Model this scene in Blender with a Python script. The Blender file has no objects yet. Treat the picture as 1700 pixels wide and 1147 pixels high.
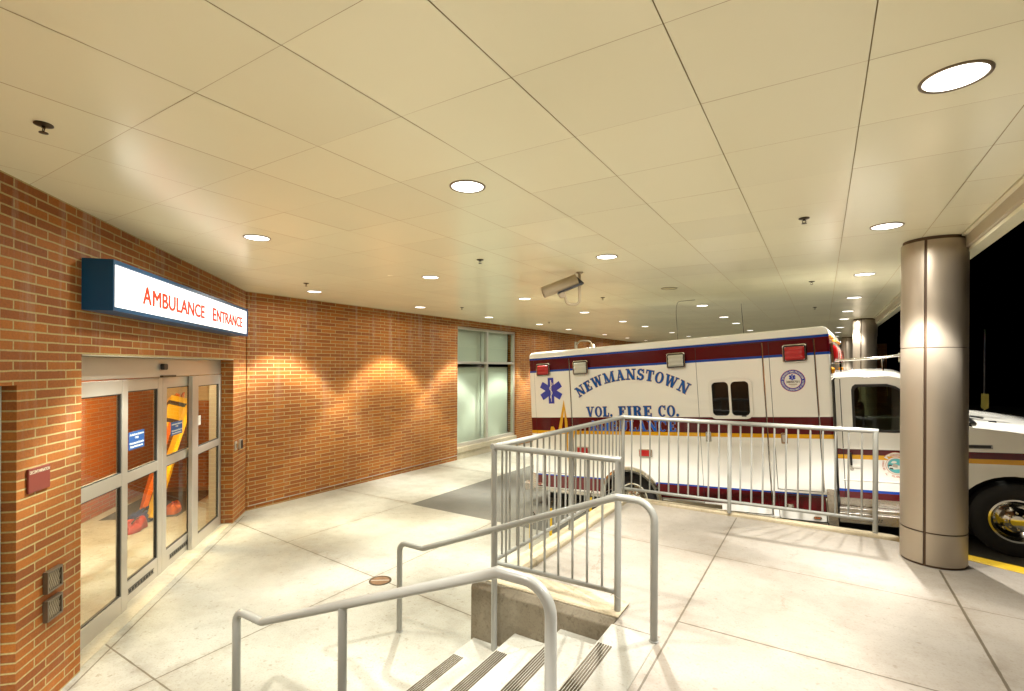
import bpy, bmesh, math, random
from math import sin, cos, pi, radians, sqrt
from mathutils import Vector, Matrix
random.seed(7)
scene = bpy.context.scene
C = scene.collection
# ------------------------------------------------------------------ camera, sky, exposure
EYE, CEIL = 1.70, 2.82
cam = bpy.data.cameras.new('camera'); camo = bpy.data.objects.new('camera', cam); C.objects.link(camo)
cam.sensor_width = 36.0; cam.lens = 827.5/1700*36; cam.shift_y = 33.2/1700
cam.clip_start = 0.05; cam.clip_end = 800
camo.matrix_world = Matrix.Translation((0, 0, EYE)) @ Matrix.Rotation(0.5566, 4, 'Z') @ Matrix.Rotation(pi/2, 4, 'X') @ Matrix.Rotation(0.005, 4, 'Z')
scene.camera = camo
w = bpy.data.worlds.new('World'); scene.world = w; w.use_nodes = True
bg = w.node_tree.nodes['Background']
sky = w.node_tree.nodes.new('ShaderNodeTexSky'); sky.sky_type = 'NISHITA'; sky.sun_disc = False
sky.sun_elevation = radians(-12); sky.sun_rotation = radians(200)
w.node_tree.links.new(sky.outputs[0], bg.inputs[0]); bg.inputs[1].default_value = 0.05
scene.view_settings.view_transform = 'Standard'; scene.view_settings.look = 'None'
scene.view_settings.exposure = 0.0; scene.view_settings.gamma = 1.0
LAMP_W = 430.0


# ------------------------------------------------------------------ materials
def srgb(r, g, b):
    f = lambda c: (c/255/12.92) if c <= 10 else ((c/255+0.055)/1.055)**2.4
    return (f(r), f(g), f(b), 1)
def newmat(name):
    m = bpy.data.materials.new(name); m.use_nodes = True
    return m, m.node_tree.nodes, m.node_tree.links, m.node_tree.nodes['Principled BSDF']
def N(nt, typ, **kw):
    n = nt.new(typ)
    for k, v in kw.items(): setattr(n, k, v)
    return n
def pbr(name, col, rough=0.5, metal=0.0, coat=0.0, var=0.0, vscale=3.0, bump=0.0, bscale=200.0, rvar=0.0, spec=0.5):
    m, nt, lk, b = newmat(name)
    b.inputs['Base Color'].default_value = (*col[:3], 1); b.inputs['Roughness'].default_value = rough
    b.inputs['Metallic'].default_value = metal; b.inputs['Coat Weight'].default_value = coat
    b.inputs['Coat Roughness'].default_value = 0.04; b.inputs['Specular IOR Level'].default_value = spec
    tc = N(nt, 'ShaderNodeNewGeometry')
    if var or rvar:
        no = N(nt, 'ShaderNodeTexNoise'); no.inputs['Scale'].default_value = vscale; no.inputs['Detail'].default_value = 6; no.inputs['Roughness'].default_value = .65
        lk.new(tc.outputs['Position'], no.inputs['Vector'])
        if var:
            mx = N(nt, 'ShaderNodeMixRGB'); mx.inputs[1].default_value = (*[c*(1-var) for c in col[:3]], 1); mx.inputs[2].default_value = (*[min(1, c*(1+var)) for c in col[:3]], 1)
            lk.new(no.outputs['Fac'], mx.inputs[0]); lk.new(mx.outputs[0], b.inputs['Base Color'])
        if rvar:
            mr = N(nt, 'ShaderNodeMapRange'); mr.inputs[3].default_value = rough-rvar; mr.inputs[4].default_value = rough+rvar
            lk.new(no.outputs['Fac'], mr.inputs[0]); lk.new(mr.outputs[0], b.inputs['Roughness'])
    if bump:
        n2 = N(nt, 'ShaderNodeTexNoise'); n2.inputs['Scale'].default_value = bscale; n2.inputs['Detail'].default_value = 3
        lk.new(tc.outputs['Position'], n2.inputs['Vector'])
        bp = N(nt, 'ShaderNodeBump'); bp.inputs['Strength'].default_value = bump; bp.inputs['Distance'].default_value = .004
        lk.new(n2.outputs['Fac'], bp.inputs['Height']); lk.new(bp.outputs[0], b.inputs['Normal'])
    return m
def emit(name, col, s):
    m, nt, lk, b = newmat(name)
    b.inputs['Base Color'].default_value = (*col, 1); b.inputs['Emission Color'].default_value = (*col, 1); b.inputs['Emission Strength'].default_value = s
    return m
def glass(name, tint=(1, 1, 1), ior=1.5, rough=0.0, refl=1.0):
    m, nt, lk, b = newmat(name); nt.remove(b)
    t = N(nt, 'ShaderNodeBsdfTransparent'); t.inputs[0].default_value = (*tint, 1)
    g = N(nt, 'ShaderNodeBsdfGlossy'); g.inputs['Roughness'].default_value = rough; g.inputs['Color'].default_value = (refl, refl, refl, 1)
    f = N(nt, 'ShaderNodeFresnel'); f.inputs[0].default_value = ior
    ge = N(nt, 'ShaderNodeNewGeometry'); iv = N(nt, 'ShaderNodeMath', operation='SUBTRACT'); iv.inputs[0].default_value = 1; lk.new(ge.outputs['Backfacing'], iv.inputs[1])
    ml = N(nt, 'ShaderNodeMath', operation='MULTIPLY'); lk.new(f.outputs[0], ml.inputs[0]); lk.new(iv.outputs[0], ml.inputs[1])
    mx = N(nt, 'ShaderNodeMixShader'); lk.new(ml.outputs[0], mx.inputs[0]); lk.new(t.outputs[0], mx.inputs[1]); lk.new(g.outputs[0], mx.inputs[2])
    lk.new(mx.outputs[0], nt['Material Output'].inputs[0])
    return m
def brick(name, c1, c2, mortar, streak=True):
    m, nt, lk, b = newmat(name)
    uv = N(nt, 'ShaderNodeUVMap'); geo = N(nt, 'ShaderNodeNewGeometry')
    br = N(nt, 'ShaderNodeTexBrick'); br.offset = 0.36; br.offset_frequency = 2; br.squash = 1.0
    br.inputs['Scale'].default_value = 1.0; br.inputs['Brick Width'].default_value = .300; br.inputs['Row Height'].default_value = .0612
    br.inputs['Mortar Size'].default_value = .0060; br.inputs['Mortar Smooth'].default_value = .15; br.inputs['Bias'].default_value = 0.0
    br.inputs['Color1'].default_value = c1; br.inputs['Color2'].default_value = c2; br.inputs['Mortar'].default_value = mortar
    # slightly wavering courses
    nw = N(nt, 'ShaderNodeTexNoise'); nw.inputs['Scale'].default_value = 9.0; nw.inputs['Detail'].default_value = 2
    lk.new(uv.outputs[0], nw.inputs['Vector'])
    sb = N(nt, 'ShaderNodeVectorMath', operation='SUBTRACT'); sb.inputs[1].default_value = (.5, .5, .5)
    sc = N(nt, 'ShaderNodeVectorMath', operation='SCALE'); sc.inputs['Scale'].default_value = .006
    ad = N(nt, 'ShaderNodeVectorMath', operation='ADD')
    lk.new(nw.outputs['Color'], sb.inputs[0]); lk.new(sb.outputs[0], sc.inputs[0]); lk.new(uv.outputs[0], ad.inputs[0]); lk.new(sc.outputs[0], ad.inputs[1])
    lk.new(ad.outputs[0], br.inputs['Vector'])
    no = N(nt, 'ShaderNodeTexNoise'); no.inputs['Scale'].default_value = 60; no.inputs['Detail'].default_value = 5; no.inputs['Roughness'].default_value = .7
    lk.new(uv.outputs[0], no.inputs['Vector'])
    hs = N(nt, 'ShaderNodeMixRGB', blend_type='MULTIPLY'); hs.inputs[0].default_value = .75
    rp = N(nt, 'ShaderNodeMapRange'); rp.inputs[1].default_value = .3; rp.inputs[2].default_value = .75; rp.inputs[3].default_value = .70; rp.inputs[4].default_value = 1.25
    lk.new(no.outputs['Fac'], rp.inputs[0]); lk.new(br.outputs['Color'], hs.inputs[1]); lk.new(rp.outputs[0], hs.inputs[2])
    last = hs.outputs[0]
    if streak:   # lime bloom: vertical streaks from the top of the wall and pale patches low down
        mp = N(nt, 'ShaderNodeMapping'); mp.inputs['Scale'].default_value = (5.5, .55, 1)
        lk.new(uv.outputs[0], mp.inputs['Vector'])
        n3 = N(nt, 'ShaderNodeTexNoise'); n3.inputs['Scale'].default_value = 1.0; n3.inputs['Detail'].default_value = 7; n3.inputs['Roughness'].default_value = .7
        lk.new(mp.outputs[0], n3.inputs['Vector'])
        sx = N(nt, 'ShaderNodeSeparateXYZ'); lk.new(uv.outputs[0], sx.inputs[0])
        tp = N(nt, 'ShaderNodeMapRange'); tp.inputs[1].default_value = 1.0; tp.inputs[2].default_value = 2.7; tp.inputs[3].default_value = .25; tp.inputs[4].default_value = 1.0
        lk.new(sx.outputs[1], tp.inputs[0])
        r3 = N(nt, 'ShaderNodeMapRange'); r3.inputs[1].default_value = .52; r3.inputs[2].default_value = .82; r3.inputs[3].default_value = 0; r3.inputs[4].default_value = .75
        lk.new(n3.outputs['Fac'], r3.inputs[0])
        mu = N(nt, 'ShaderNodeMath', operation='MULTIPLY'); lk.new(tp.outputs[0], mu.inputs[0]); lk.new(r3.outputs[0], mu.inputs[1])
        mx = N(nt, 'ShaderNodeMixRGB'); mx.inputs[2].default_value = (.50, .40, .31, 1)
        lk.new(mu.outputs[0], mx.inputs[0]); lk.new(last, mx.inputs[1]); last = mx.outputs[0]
    lk.new(last, b.inputs['Base Color']); b.inputs['Roughness'].default_value = .72; b.inputs['Specular IOR Level'].default_value = .4
    bp = N(nt, 'ShaderNodeBump'); bp.inputs['Strength'].default_value = .9; bp.inputs['Distance'].default_value = .009; bp.invert = True
    bp2 = N(nt, 'ShaderNodeBump'); bp2.inputs['Strength'].default_value = .35; bp2.inputs['Distance'].default_value = .003
    lk.new(br.outputs['Fac'], bp.inputs['Height']); lk.new(no.outputs['Fac'], bp2.inputs['Height']); lk.new(bp.outputs[0], bp2.inputs['Normal']); lk.new(bp2.outputs[0], b.inputs['Normal'])
    return m
def concrete(name, light, mid, dark, joints=(), rough=.55, stain=.55):
    """cast concrete: cloudy tone, stains, pits; joints = (a,b,c,half width,[bounds x0,x1,y0,y1]) sawn grooves a*x+b*y=c"""
    m, nt, lk, b = newmat(name)
    geo = N(nt, 'ShaderNodeNewGeometry')
    def noise(scale, detail=6, rough=.6):
        n = N(nt, 'ShaderNodeTexNoise'); n.inputs['Scale'].default_value = scale; n.inputs['Detail'].default_value = detail; n.inputs['Roughness'].default_value = rough
        lk.new(geo.outputs['Position'], n.inputs['Vector']); return n
    n1 = noise(.7, 5, .6); n2 = noise(3.2, 8, .68); n3 = noise(70, 4, .6); n4 = noise(1.7, 9, .75)
    cr = N(nt, 'ShaderNodeValToRGB'); cr.color_ramp.elements[0].position = .22; cr.color_ramp.elements[0].color = mid; cr.color_ramp.elements[1].position = .70; cr.color_ramp.elements[1].color = light
    lk.new(n1.outputs['Fac'], cr.inputs[0])
    def mixin(prev, fac, col):
        mx = N(nt, 'ShaderNodeMixRGB'); mx.inputs[2].default_value = col
        lk.new(fac, mx.inputs[0]); lk.new(prev, mx.inputs[1]); return mx.outputs[0]
    def rng(src, a, bb, c, d):
        r = N(nt, 'ShaderNodeMapRange'); r.inputs[1].default_value = a; r.inputs[2].default_value = bb; r.inputs[3].default_value = c; r.inputs[4].default_value = d
        lk.new(src, r.inputs[0]); return r.outputs[0]
    col = mixin(cr.outputs[0], rng(n2.outputs['Fac'], .44, .8, 0, stain), dark)
    col = mixin(col, rng(n4.outputs['Fac'], .56, .74, 0, stain*.75), dark)
    col = mixin(col, rng(n3.outputs['Fac'], .52, .78, 0, .55), dark)
    # scattered dark spots (gum, drips)
    vo = N(nt, 'ShaderNodeTexVoronoi'); vo.inputs['Scale'].default_value = 1.1; vo.inputs['Randomness'].default_value = 1
    lk.new(geo.outputs['Position'], vo.inputs['Vector'])
    col = mixin(col, rng(vo.outputs['Distance'], .014, .024, .5, 0), dark)
    n5 = noise(24, 3, .55); n6 = noise(.9, 3, .5)
    col = mixin(col, rng(n5.outputs['Fac'], .62, .72, 0, .55), dark)
    vc = N(nt, 'ShaderNodeTexVoronoi', feature='DISTANCE_TO_EDGE'); vc.inputs['Scale'].default_value = .42
    wv = N(nt, 'ShaderNodeVectorMath', operation='ADD'); ws_ = N(nt, 'ShaderNodeVectorMath', operation='SCALE'); ws_.inputs['Scale'].default_value = .35
    lk.new(n2.outputs['Color'], ws_.inputs[0]); lk.new(geo.outputs['Position'], wv.inputs[0]); lk.new(ws_.outputs[0], wv.inputs[1]); lk.new(wv.outputs[0], vc.inputs['Vector'])
    ck = N(nt, 'ShaderNodeMath', operation='MULTIPLY'); lk.new(rng(vc.outputs['Distance'], .0012, .0035, .55, 0), ck.inputs[0]); lk.new(rng(n6.outputs['Fac'], .50, .60, 0, 1), ck.inputs[1])
    col = mixin(col, ck.outputs[0], dark)
    height = n3.outputs['Fac']
    sx = N(nt, 'ShaderNodeSeparateXYZ'); lk.new(geo.outputs['Position'], sx.inputs[0])
    def M(op, a, bv):
        n = N(nt, 'ShaderNodeMath', operation=op)
        for i, v in enumerate((a, bv)):
            if isinstance(v, (int, float)): n.inputs[i].default_value = v
            else: lk.new(v, n.inputs[i])
        return n.outputs[0]
    mask = halo = None
    wob = M('MULTIPLY', M('SUBTRACT', noise(14, 3, .6).outputs['Fac'], .5), .008)
    for j in joints:
        a, bb, c, hw = j[:4]
        d = M('ADD', M('ABSOLUTE', M('SUBTRACT', M('ADD', M('MULTIPLY', sx.outputs[0], a), M('MULTIPLY', sx.outputs[1], bb)), c), 0), wob)
        k = M('LESS_THAN', d, hw); hl = rng(d, hw, hw+.085, .55, 0)
        if len(j) > 4:
            x0, x1, y0, y1 = j[4]
            bx = M('MULTIPLY', M('MULTIPLY', M('GREATER_THAN', sx.outputs[0], x0), M('LESS_THAN', sx.outputs[0], x1)), M('MULTIPLY', M('GREATER_THAN', sx.outputs[1], y0), M('LESS_THAN', sx.outputs[1], y1)))
            k = M('MULTIPLY', k, bx); hl = M('MULTIPLY', hl, bx)
        mask = k if mask is None else M('MAXIMUM', mask, k)
        halo = hl if halo is None else M('MAXIMUM', halo, hl)
    if mask is not None:
        col = mixin(col, M('MULTIPLY', halo, rng(n2.outputs['Fac'], .42, .66, 0, 1)), dark)
        col = mixin(col, M('MULTIPLY', mask, .85), (.10, .075, .04, 1))
        height = M('SUBTRACT', M('MULTIPLY', height, .25), mask)
    lk.new(col, b.inputs['Base Color'])
    lk.new(rng(n2.outputs['Fac'], .3, .7, rough-.12, rough+.15), b.inputs['Roughness'])
    bp = N(nt, 'ShaderNodeBump'); bp.inputs['Strength'].default_value = .35; bp.inputs['Distance'].default_value = .004
    lk.new(height, bp.inputs['Height']); lk.new(bp.outputs[0], b.inputs['Normal'])
    return m

M_ = {}
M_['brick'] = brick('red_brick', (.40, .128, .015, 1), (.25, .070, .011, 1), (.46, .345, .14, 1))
M_['brick_in'] = brick('vestibule_brick', (.48, .13, .02, 1), (.38, .10, .02, 1), (.40, .26, .12, 1), streak=False)
PL_J = [(.08, 1, 3.41, .007, (-7.6, -2.3, -9, 9)), (1, 0, -4.04, .006, (-9, 9, -4, 6.04)), (0, 1, 1.68, .006, (-4.9, -2.3, -9, 9)), (1, 0, -5.76, .005, (-9, 9, 3.85, 6.05)),
        (0, 1, 6.09, .006, (-7.6, -5.7, -9, 9)), (0, 1, 8.8, .009, (-7.6, -5.6, -9, 20)), (0, 1, 11.6, .009, (-7.6, -5.6, -9, 20)), (0, 1, 14.6, .009, (-7.6, -5.6, -9, 20)), (.7071, .7071, -2.19, .006, (-7.3, -4.4, 1.3, 4.2))]
M_['plaza'] = concrete('pale_plaza_concrete', (.425, .42, .36, 1), (.31, .29, .225, 1), (.18, .15, .10, 1), PL_J, rough=.5, stain=.42)
PF_J = [(1, 0, -.81, .006, (-9, 9, -5, 6.1)), (.035, 1, 4.73, .004), (0, 1, 3.41, .006, (-.81, 9, -9, 9)), (1, 0, .845, .009, (-9, 9, -9, 5.45)), (0, 1, 1.7, .006, (-.81, 9, -9, 9))]
M_['platform'] = concrete('tan_platform_concrete', (.42, .385, .33, 1), (.335, .29, .23, 1), (.22, .175, .12, 1), PF_J, rough=.5, stain=.4)
M_['step'] = concrete('step_concrete', (.42, .41, .35, 1), (.36, .345, .285, 1), (.23, .20, .15, 1), rough=.6, stain=.5)
M_['curbwall'] = concrete('weathered_curb_concrete', (.27, .235, .165, 1), (.22, .185, .125, 1), (.10, .075, .045, 1), rough=.75, stain=.8)
M_['kerb'] = concrete('cream_kerb_concrete', (.58, .50, .34, 1), (.50, .42, .27, 1), (.30, .23, .13, 1), rough=.7, stain=.4)
M_['sill'] = concrete('stone_sill', (.50, .45, .33, 1), (.44, .38, .27, 1), (.28, .22, .14, 1), rough=.7, stain=.5)
M_['asphalt'] = pbr('asphalt', (.105, .10, .08), .78, var=.30, vscale=2.2, bump=.8, bscale=240)
M_['night'] = pbr('night_ground', (.03, .03, .028), .9, var=.3, vscale=.5)
M_['yellow_paint'] = pbr('yellow_kerb_paint', (.80, .52, .01), .5, var=.18, vscale=9, bump=.3)
M_['tile'] = pbr('cream_ceiling_panel', (.985, .945, .69), .25, var=.02, vscale=.8, rvar=.05, spec=.6, bump=.03, bscale=9)
_m = M_['tile']; _nt = _m.node_tree.nodes; _b = _nt['Principled BSDF']; _src = _b.inputs['Base Color'].links[0].from_socket
_g = N(_nt, 'ShaderNodeNewGeometry'); _r = N(_nt, 'ShaderNodeMapRange'); _r.inputs[3].default_value = .945; _r.inputs[4].default_value = 1.0
_x = N(_nt, 'ShaderNodeMixRGB', blend_type='MULTIPLY'); _x.inputs[0].default_value = 1
_m.node_tree.links.new(_g.outputs['Random Per Island'], _r.inputs[0]); _m.node_tree.links.new(_r.outputs[0], _x.inputs[2]); _m.node_tree.links.new(_src, _x.inputs[1]); _m.node_tree.links.new(_x.outputs[0], _b.inputs['Base Color'])
M_['tile_gap'] = pbr('ceiling_gap', (.42, .30, .11), .8)
M_['rail'] = pbr('grey_painted_steel', (.30, .30, .265), .30, var=.06, vscale=6, coat=.25, rvar=.06)
M_['alu'] = pbr('clear_anodised_aluminium', (.56, .52, .45), .36, metal=.55, var=.05, vscale=8, rvar=.06)
M_['alu_dark'] = pbr('dark_gasket', (.03, .028, .024), .5)  # dark gasket strips round the door panes
M_['glass'] = glass('door_glass', (.93, .95, .92), 1.5)
M_['winglass'] = glass('green_window_glass', (.93, .965, .93), 1.55)
M_['col'] = pbr('bronze_tone_aluminium', (.46, .395, .305), .44, metal=.6, var=.05, vscale=3, rvar=.05)
M_['col_dark'] = pbr('column_seam', (.10, .06, .035), .6, metal=.3)
M_['fascia'] = pbr('fascia_metal', (.50, .44, .33), .45, metal=.2, var=.04)
M_['black'] = pbr('black_plastic', (.012, .011, .010), .4)
M_['rubber'] = pbr('tyre_rubber', (.018, .017, .016), .75, bump=.3, bscale=80)
M_['bronze'] = pbr('dark_bronze', (.075, .055, .03), .4, metal=.6)
M_['trim'] = pbr('lamp_trim', (.22, .17, .11), .3, metal=.7)
M_['lens'] = emit('lit_lamp_lens', (1, .97, .90), 4.0)
M_['lens_off'] = pbr('unlit_lamp_lens', (.75, .66, .36), .3, coat=.4)
M_['cambeige'] = pbr('beige_powder_coat', (.46, .37, .24), .45, var=.04)
M_['camglass'] = pbr('camera_window', (.16, .06, .03), .08, coat=1)
M_['white_plastic'] = pbr('white_plastic', (.62, .58, .48), .35)
M_['sign_blue'] = pbr('sign_blue', (.004, .085, .22), .35, var=.06)
M_['sign_face'] = emit('lit_sign_face', (1.0, .97, .91), 1.35)
M_['sign_red'] = emit('lit_sign_red', (1.0, .04, .008), .70)
M_['plaque'] = pbr('maroon_plaque', (.20, .035, .022), .45)
M_['plaque_txt'] = pbr('plaque_lettering', (.72, .62, .45), .5)
M_['sticker'] = pbr('blue_sticker', (.018, .10, .33), .35)
M_['sticker_txt'] = pbr('sticker_white', (.78, .78, .72), .5)
M_['white_sticker'] = pbr('white_sticker', (.7, .68, .6), .5)
M_['vent'] = pbr('brown_vent', (.17, .13, .085), .4, metal=.4)
M_['louvre'] = pbr('louvre_metal', (.36, .29, .19), .4, metal=.3)
M_['blind'] = pbr('pale_blind', (.60, .61, .54), .7, var=.05, vscale=1.2)
M_['cream'] = pbr('cream_wall_paint', (.68, .58, .34), .6)
M_['tan_floor'] = pbr('tan_vestibule_floor', (.25, .155, .07), .35, var=.08, vscale=1.5)
M_['mat_dark'] = pbr('dark_floor_mat', (.06, .06, .055), .8, bump=.5)
M_['board_yellow'] = pbr('yellow_plastic', (.85, .52, .01), .35)
M_['orange'] = pbr('orange_plastic', (.80, .17, .012), .4)
M_['red'] = pbr('red_fabric', (.42, .03, .02), .6)
M_['navy'] = pbr('navy_fabric', (.02, .04, .13), .7)
M_['strap'] = pbr('strap_black', (.02, .018, .015), .7)
M_['chrome'] = pbr('chrome', (.66, .64, .60), .10, metal=1.0, rvar=.03)
M_['diamond'] = pbr('diamond_plate', (.74, .71, .66), .22, metal=.95, bump=1.0, bscale=75)
M_['amb_white'] = pbr('ambulance_white', (.80, .78, .70), .16, coat=.6, var=.015, vscale=2)
M_['amb_black'] = pbr('ambulance_void', (.004, .004, .004), .6)
M_['red_lens'] = pbr('red_lens', (.42, .006, .006), .30, coat=.3, bump=.3, bscale=60)
M_['clear_lens'] = pbr('clear_lens', (.50, .49, .40), .22, coat=.5, bump=.25, bscale=60)
M_['amber_lens'] = pbr('amber_lens', (.85, .32, .01), .15, coat=1)
M_['orange_lens'] = pbr('orange_lens', (.85, .13, .01), .15, coat=1)
M_['tintglass'] = pbr('dark_tinted_glass', (.006, .006, .005), .04, spec=.3)
M_['cabglass'] = glass('tinted_cab_glass', (.62, .66, .58), 1.5)
M_['livery_blue'] = pbr('livery_blue', (.004, .085, .34), .25, coat=.5)
M_['star_blue'] = pbr('star_blue', (.025, .045, .36), .25, coat=.5)
M_['livery_gold'] = pbr('livery_gold', (.70, .36, .012), .3, coat=.4)
M_['gold_line'] = pbr('gold_outline', (.42, .24, .05), .35)
M_['decal_white'] = pbr('decal_white', (.72, .70, .60), .3)
M_['decal_red'] = pbr('decal_red', (.52, .13, .05), .35)
M_['decal_dark'] = pbr('decal_dark', (.05, .035, .02), .4)
M_['decal_teal'] = pbr('decal_teal', (.10, .42, .42), .4)
M_['decal_grey'] = pbr('decal_grey', (.42, .37, .29), .4)
M_['seat_grey'] = pbr('seat_cloth', (.10, .09, .07), .8)
M_['refl_yellow'] = pbr('yellow_sign_face', (.45, .36, .04), .4)
M_['leaf'] = pbr('dark_leaf', (.03, .045, .015), .6, var=.4, vscale=9)
M_['bark'] = pbr('dark_bark', (.05, .04, .03), .9, var=.3, vscale=8)

def livery():
    """white ambulance paint with maroon, blue and gold bands at fixed heights of the body (object z)"""
    m, nt, lk, b = newmat('ambulance_livery')
    tc = N(nt, 'ShaderNodeTexCoord'); sx = N(nt, 'ShaderNodeSeparateXYZ'); lk.new(tc.outputs['Object'], sx.inputs[0])
    mr = N(nt, 'ShaderNodeMapRange'); mr.inputs[1].default_value = -.2; mr.inputs[2].default_value = 2.3
    lk.new(sx.outputs[2], mr.inputs[0])
    cr = N(nt, 'ShaderNodeValToRGB'); cr.color_ramp.interpolation = 'CONSTANT'
    W = (.84, .82, .74, 1); MA = (.085, .004, .007, 1); BL = (.006, .055, .33, 1); GO = (.72, .36, .010, 1)
    st = [(-.2, W), (.018, MA), (.202, BL), (.229, W), (.866, GO), (.918, MA), (1.12, W), (1.85, BL), (1.876, MA), (2.052, BL), (2.082, W)]
    cr.color_ramp.elements[0].position = 0; cr.color_ramp.elements[0].color = W
    cr.color_ramp.elements[1].position = (st[1][0]+.2)/2.5; cr.color_ramp.elements[1].color = st[1][1]
    for v, c in st[2:]:
        e = cr.color_ramp.elements.new((v+.2)/2.5); e.color = c
    lk.new(mr.outputs[0], cr.inputs[0]); lk.new(cr.outputs[0], b.inputs['Base Color'])
    b.inputs['Roughness'].default_value = .16; b.inputs['Coat Weight'].default_value = .5; b.inputs['Coat Roughness'].default_value = .03; b.inputs['Specular IOR Level'].default_value = .35
    return m
M_['livery'] = livery()
def cab_livery():
    m, nt, lk, b = newmat('cab_livery')
    tc = N(nt, 'ShaderNodeTexCoord'); sx = N(nt, 'ShaderNodeSeparateXYZ'); lk.new(tc.outputs['Object'], sx.inputs[0])
    mr = N(nt, 'ShaderNodeMapRange'); mr.inputs[1].default_value = -.2; mr.inputs[2].default_value = 2.3
    lk.new(sx.outputs[2], mr.inputs[0])
    cr = N(nt, 'ShaderNodeValToRGB'); cr.color_ramp.interpolation = 'CONSTANT'
    W = (.84, .82, .74, 1); MA = (.085, .004, .007, 1); BL = (.006, .055, .33, 1); GO = (.72, .36, .010, 1)
    st = [(-.2, MA), (.268, BL), (.292, W), (.632, GO), (.682, MA), (.750, W)]
    cr.color_ramp.elements[0].position = 0; cr.color_ramp.elements[0].color = MA
    cr.color_ramp.elements[1].position = (st[1][0]+.2)/2.5; cr.color_ramp.elements[1].color = st[1][1]
    for v, c in st[2:]:
        e = cr.color_ramp.elements.new((v+.2)/2.5); e.color = c
    lk.new(mr.outputs[0], cr.inputs[0]); lk.new(cr.outputs[0], b.inputs['Base Color'])
    b.inputs['Roughness'].default_value = .16; b.inputs['Coat Weight'].default_value = .5; b.inputs['Coat Roughness'].default_value = .03; b.inputs['Specular IOR Level'].default_value = .35
    return m
M_['cab_livery'] = cab_livery()

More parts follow.
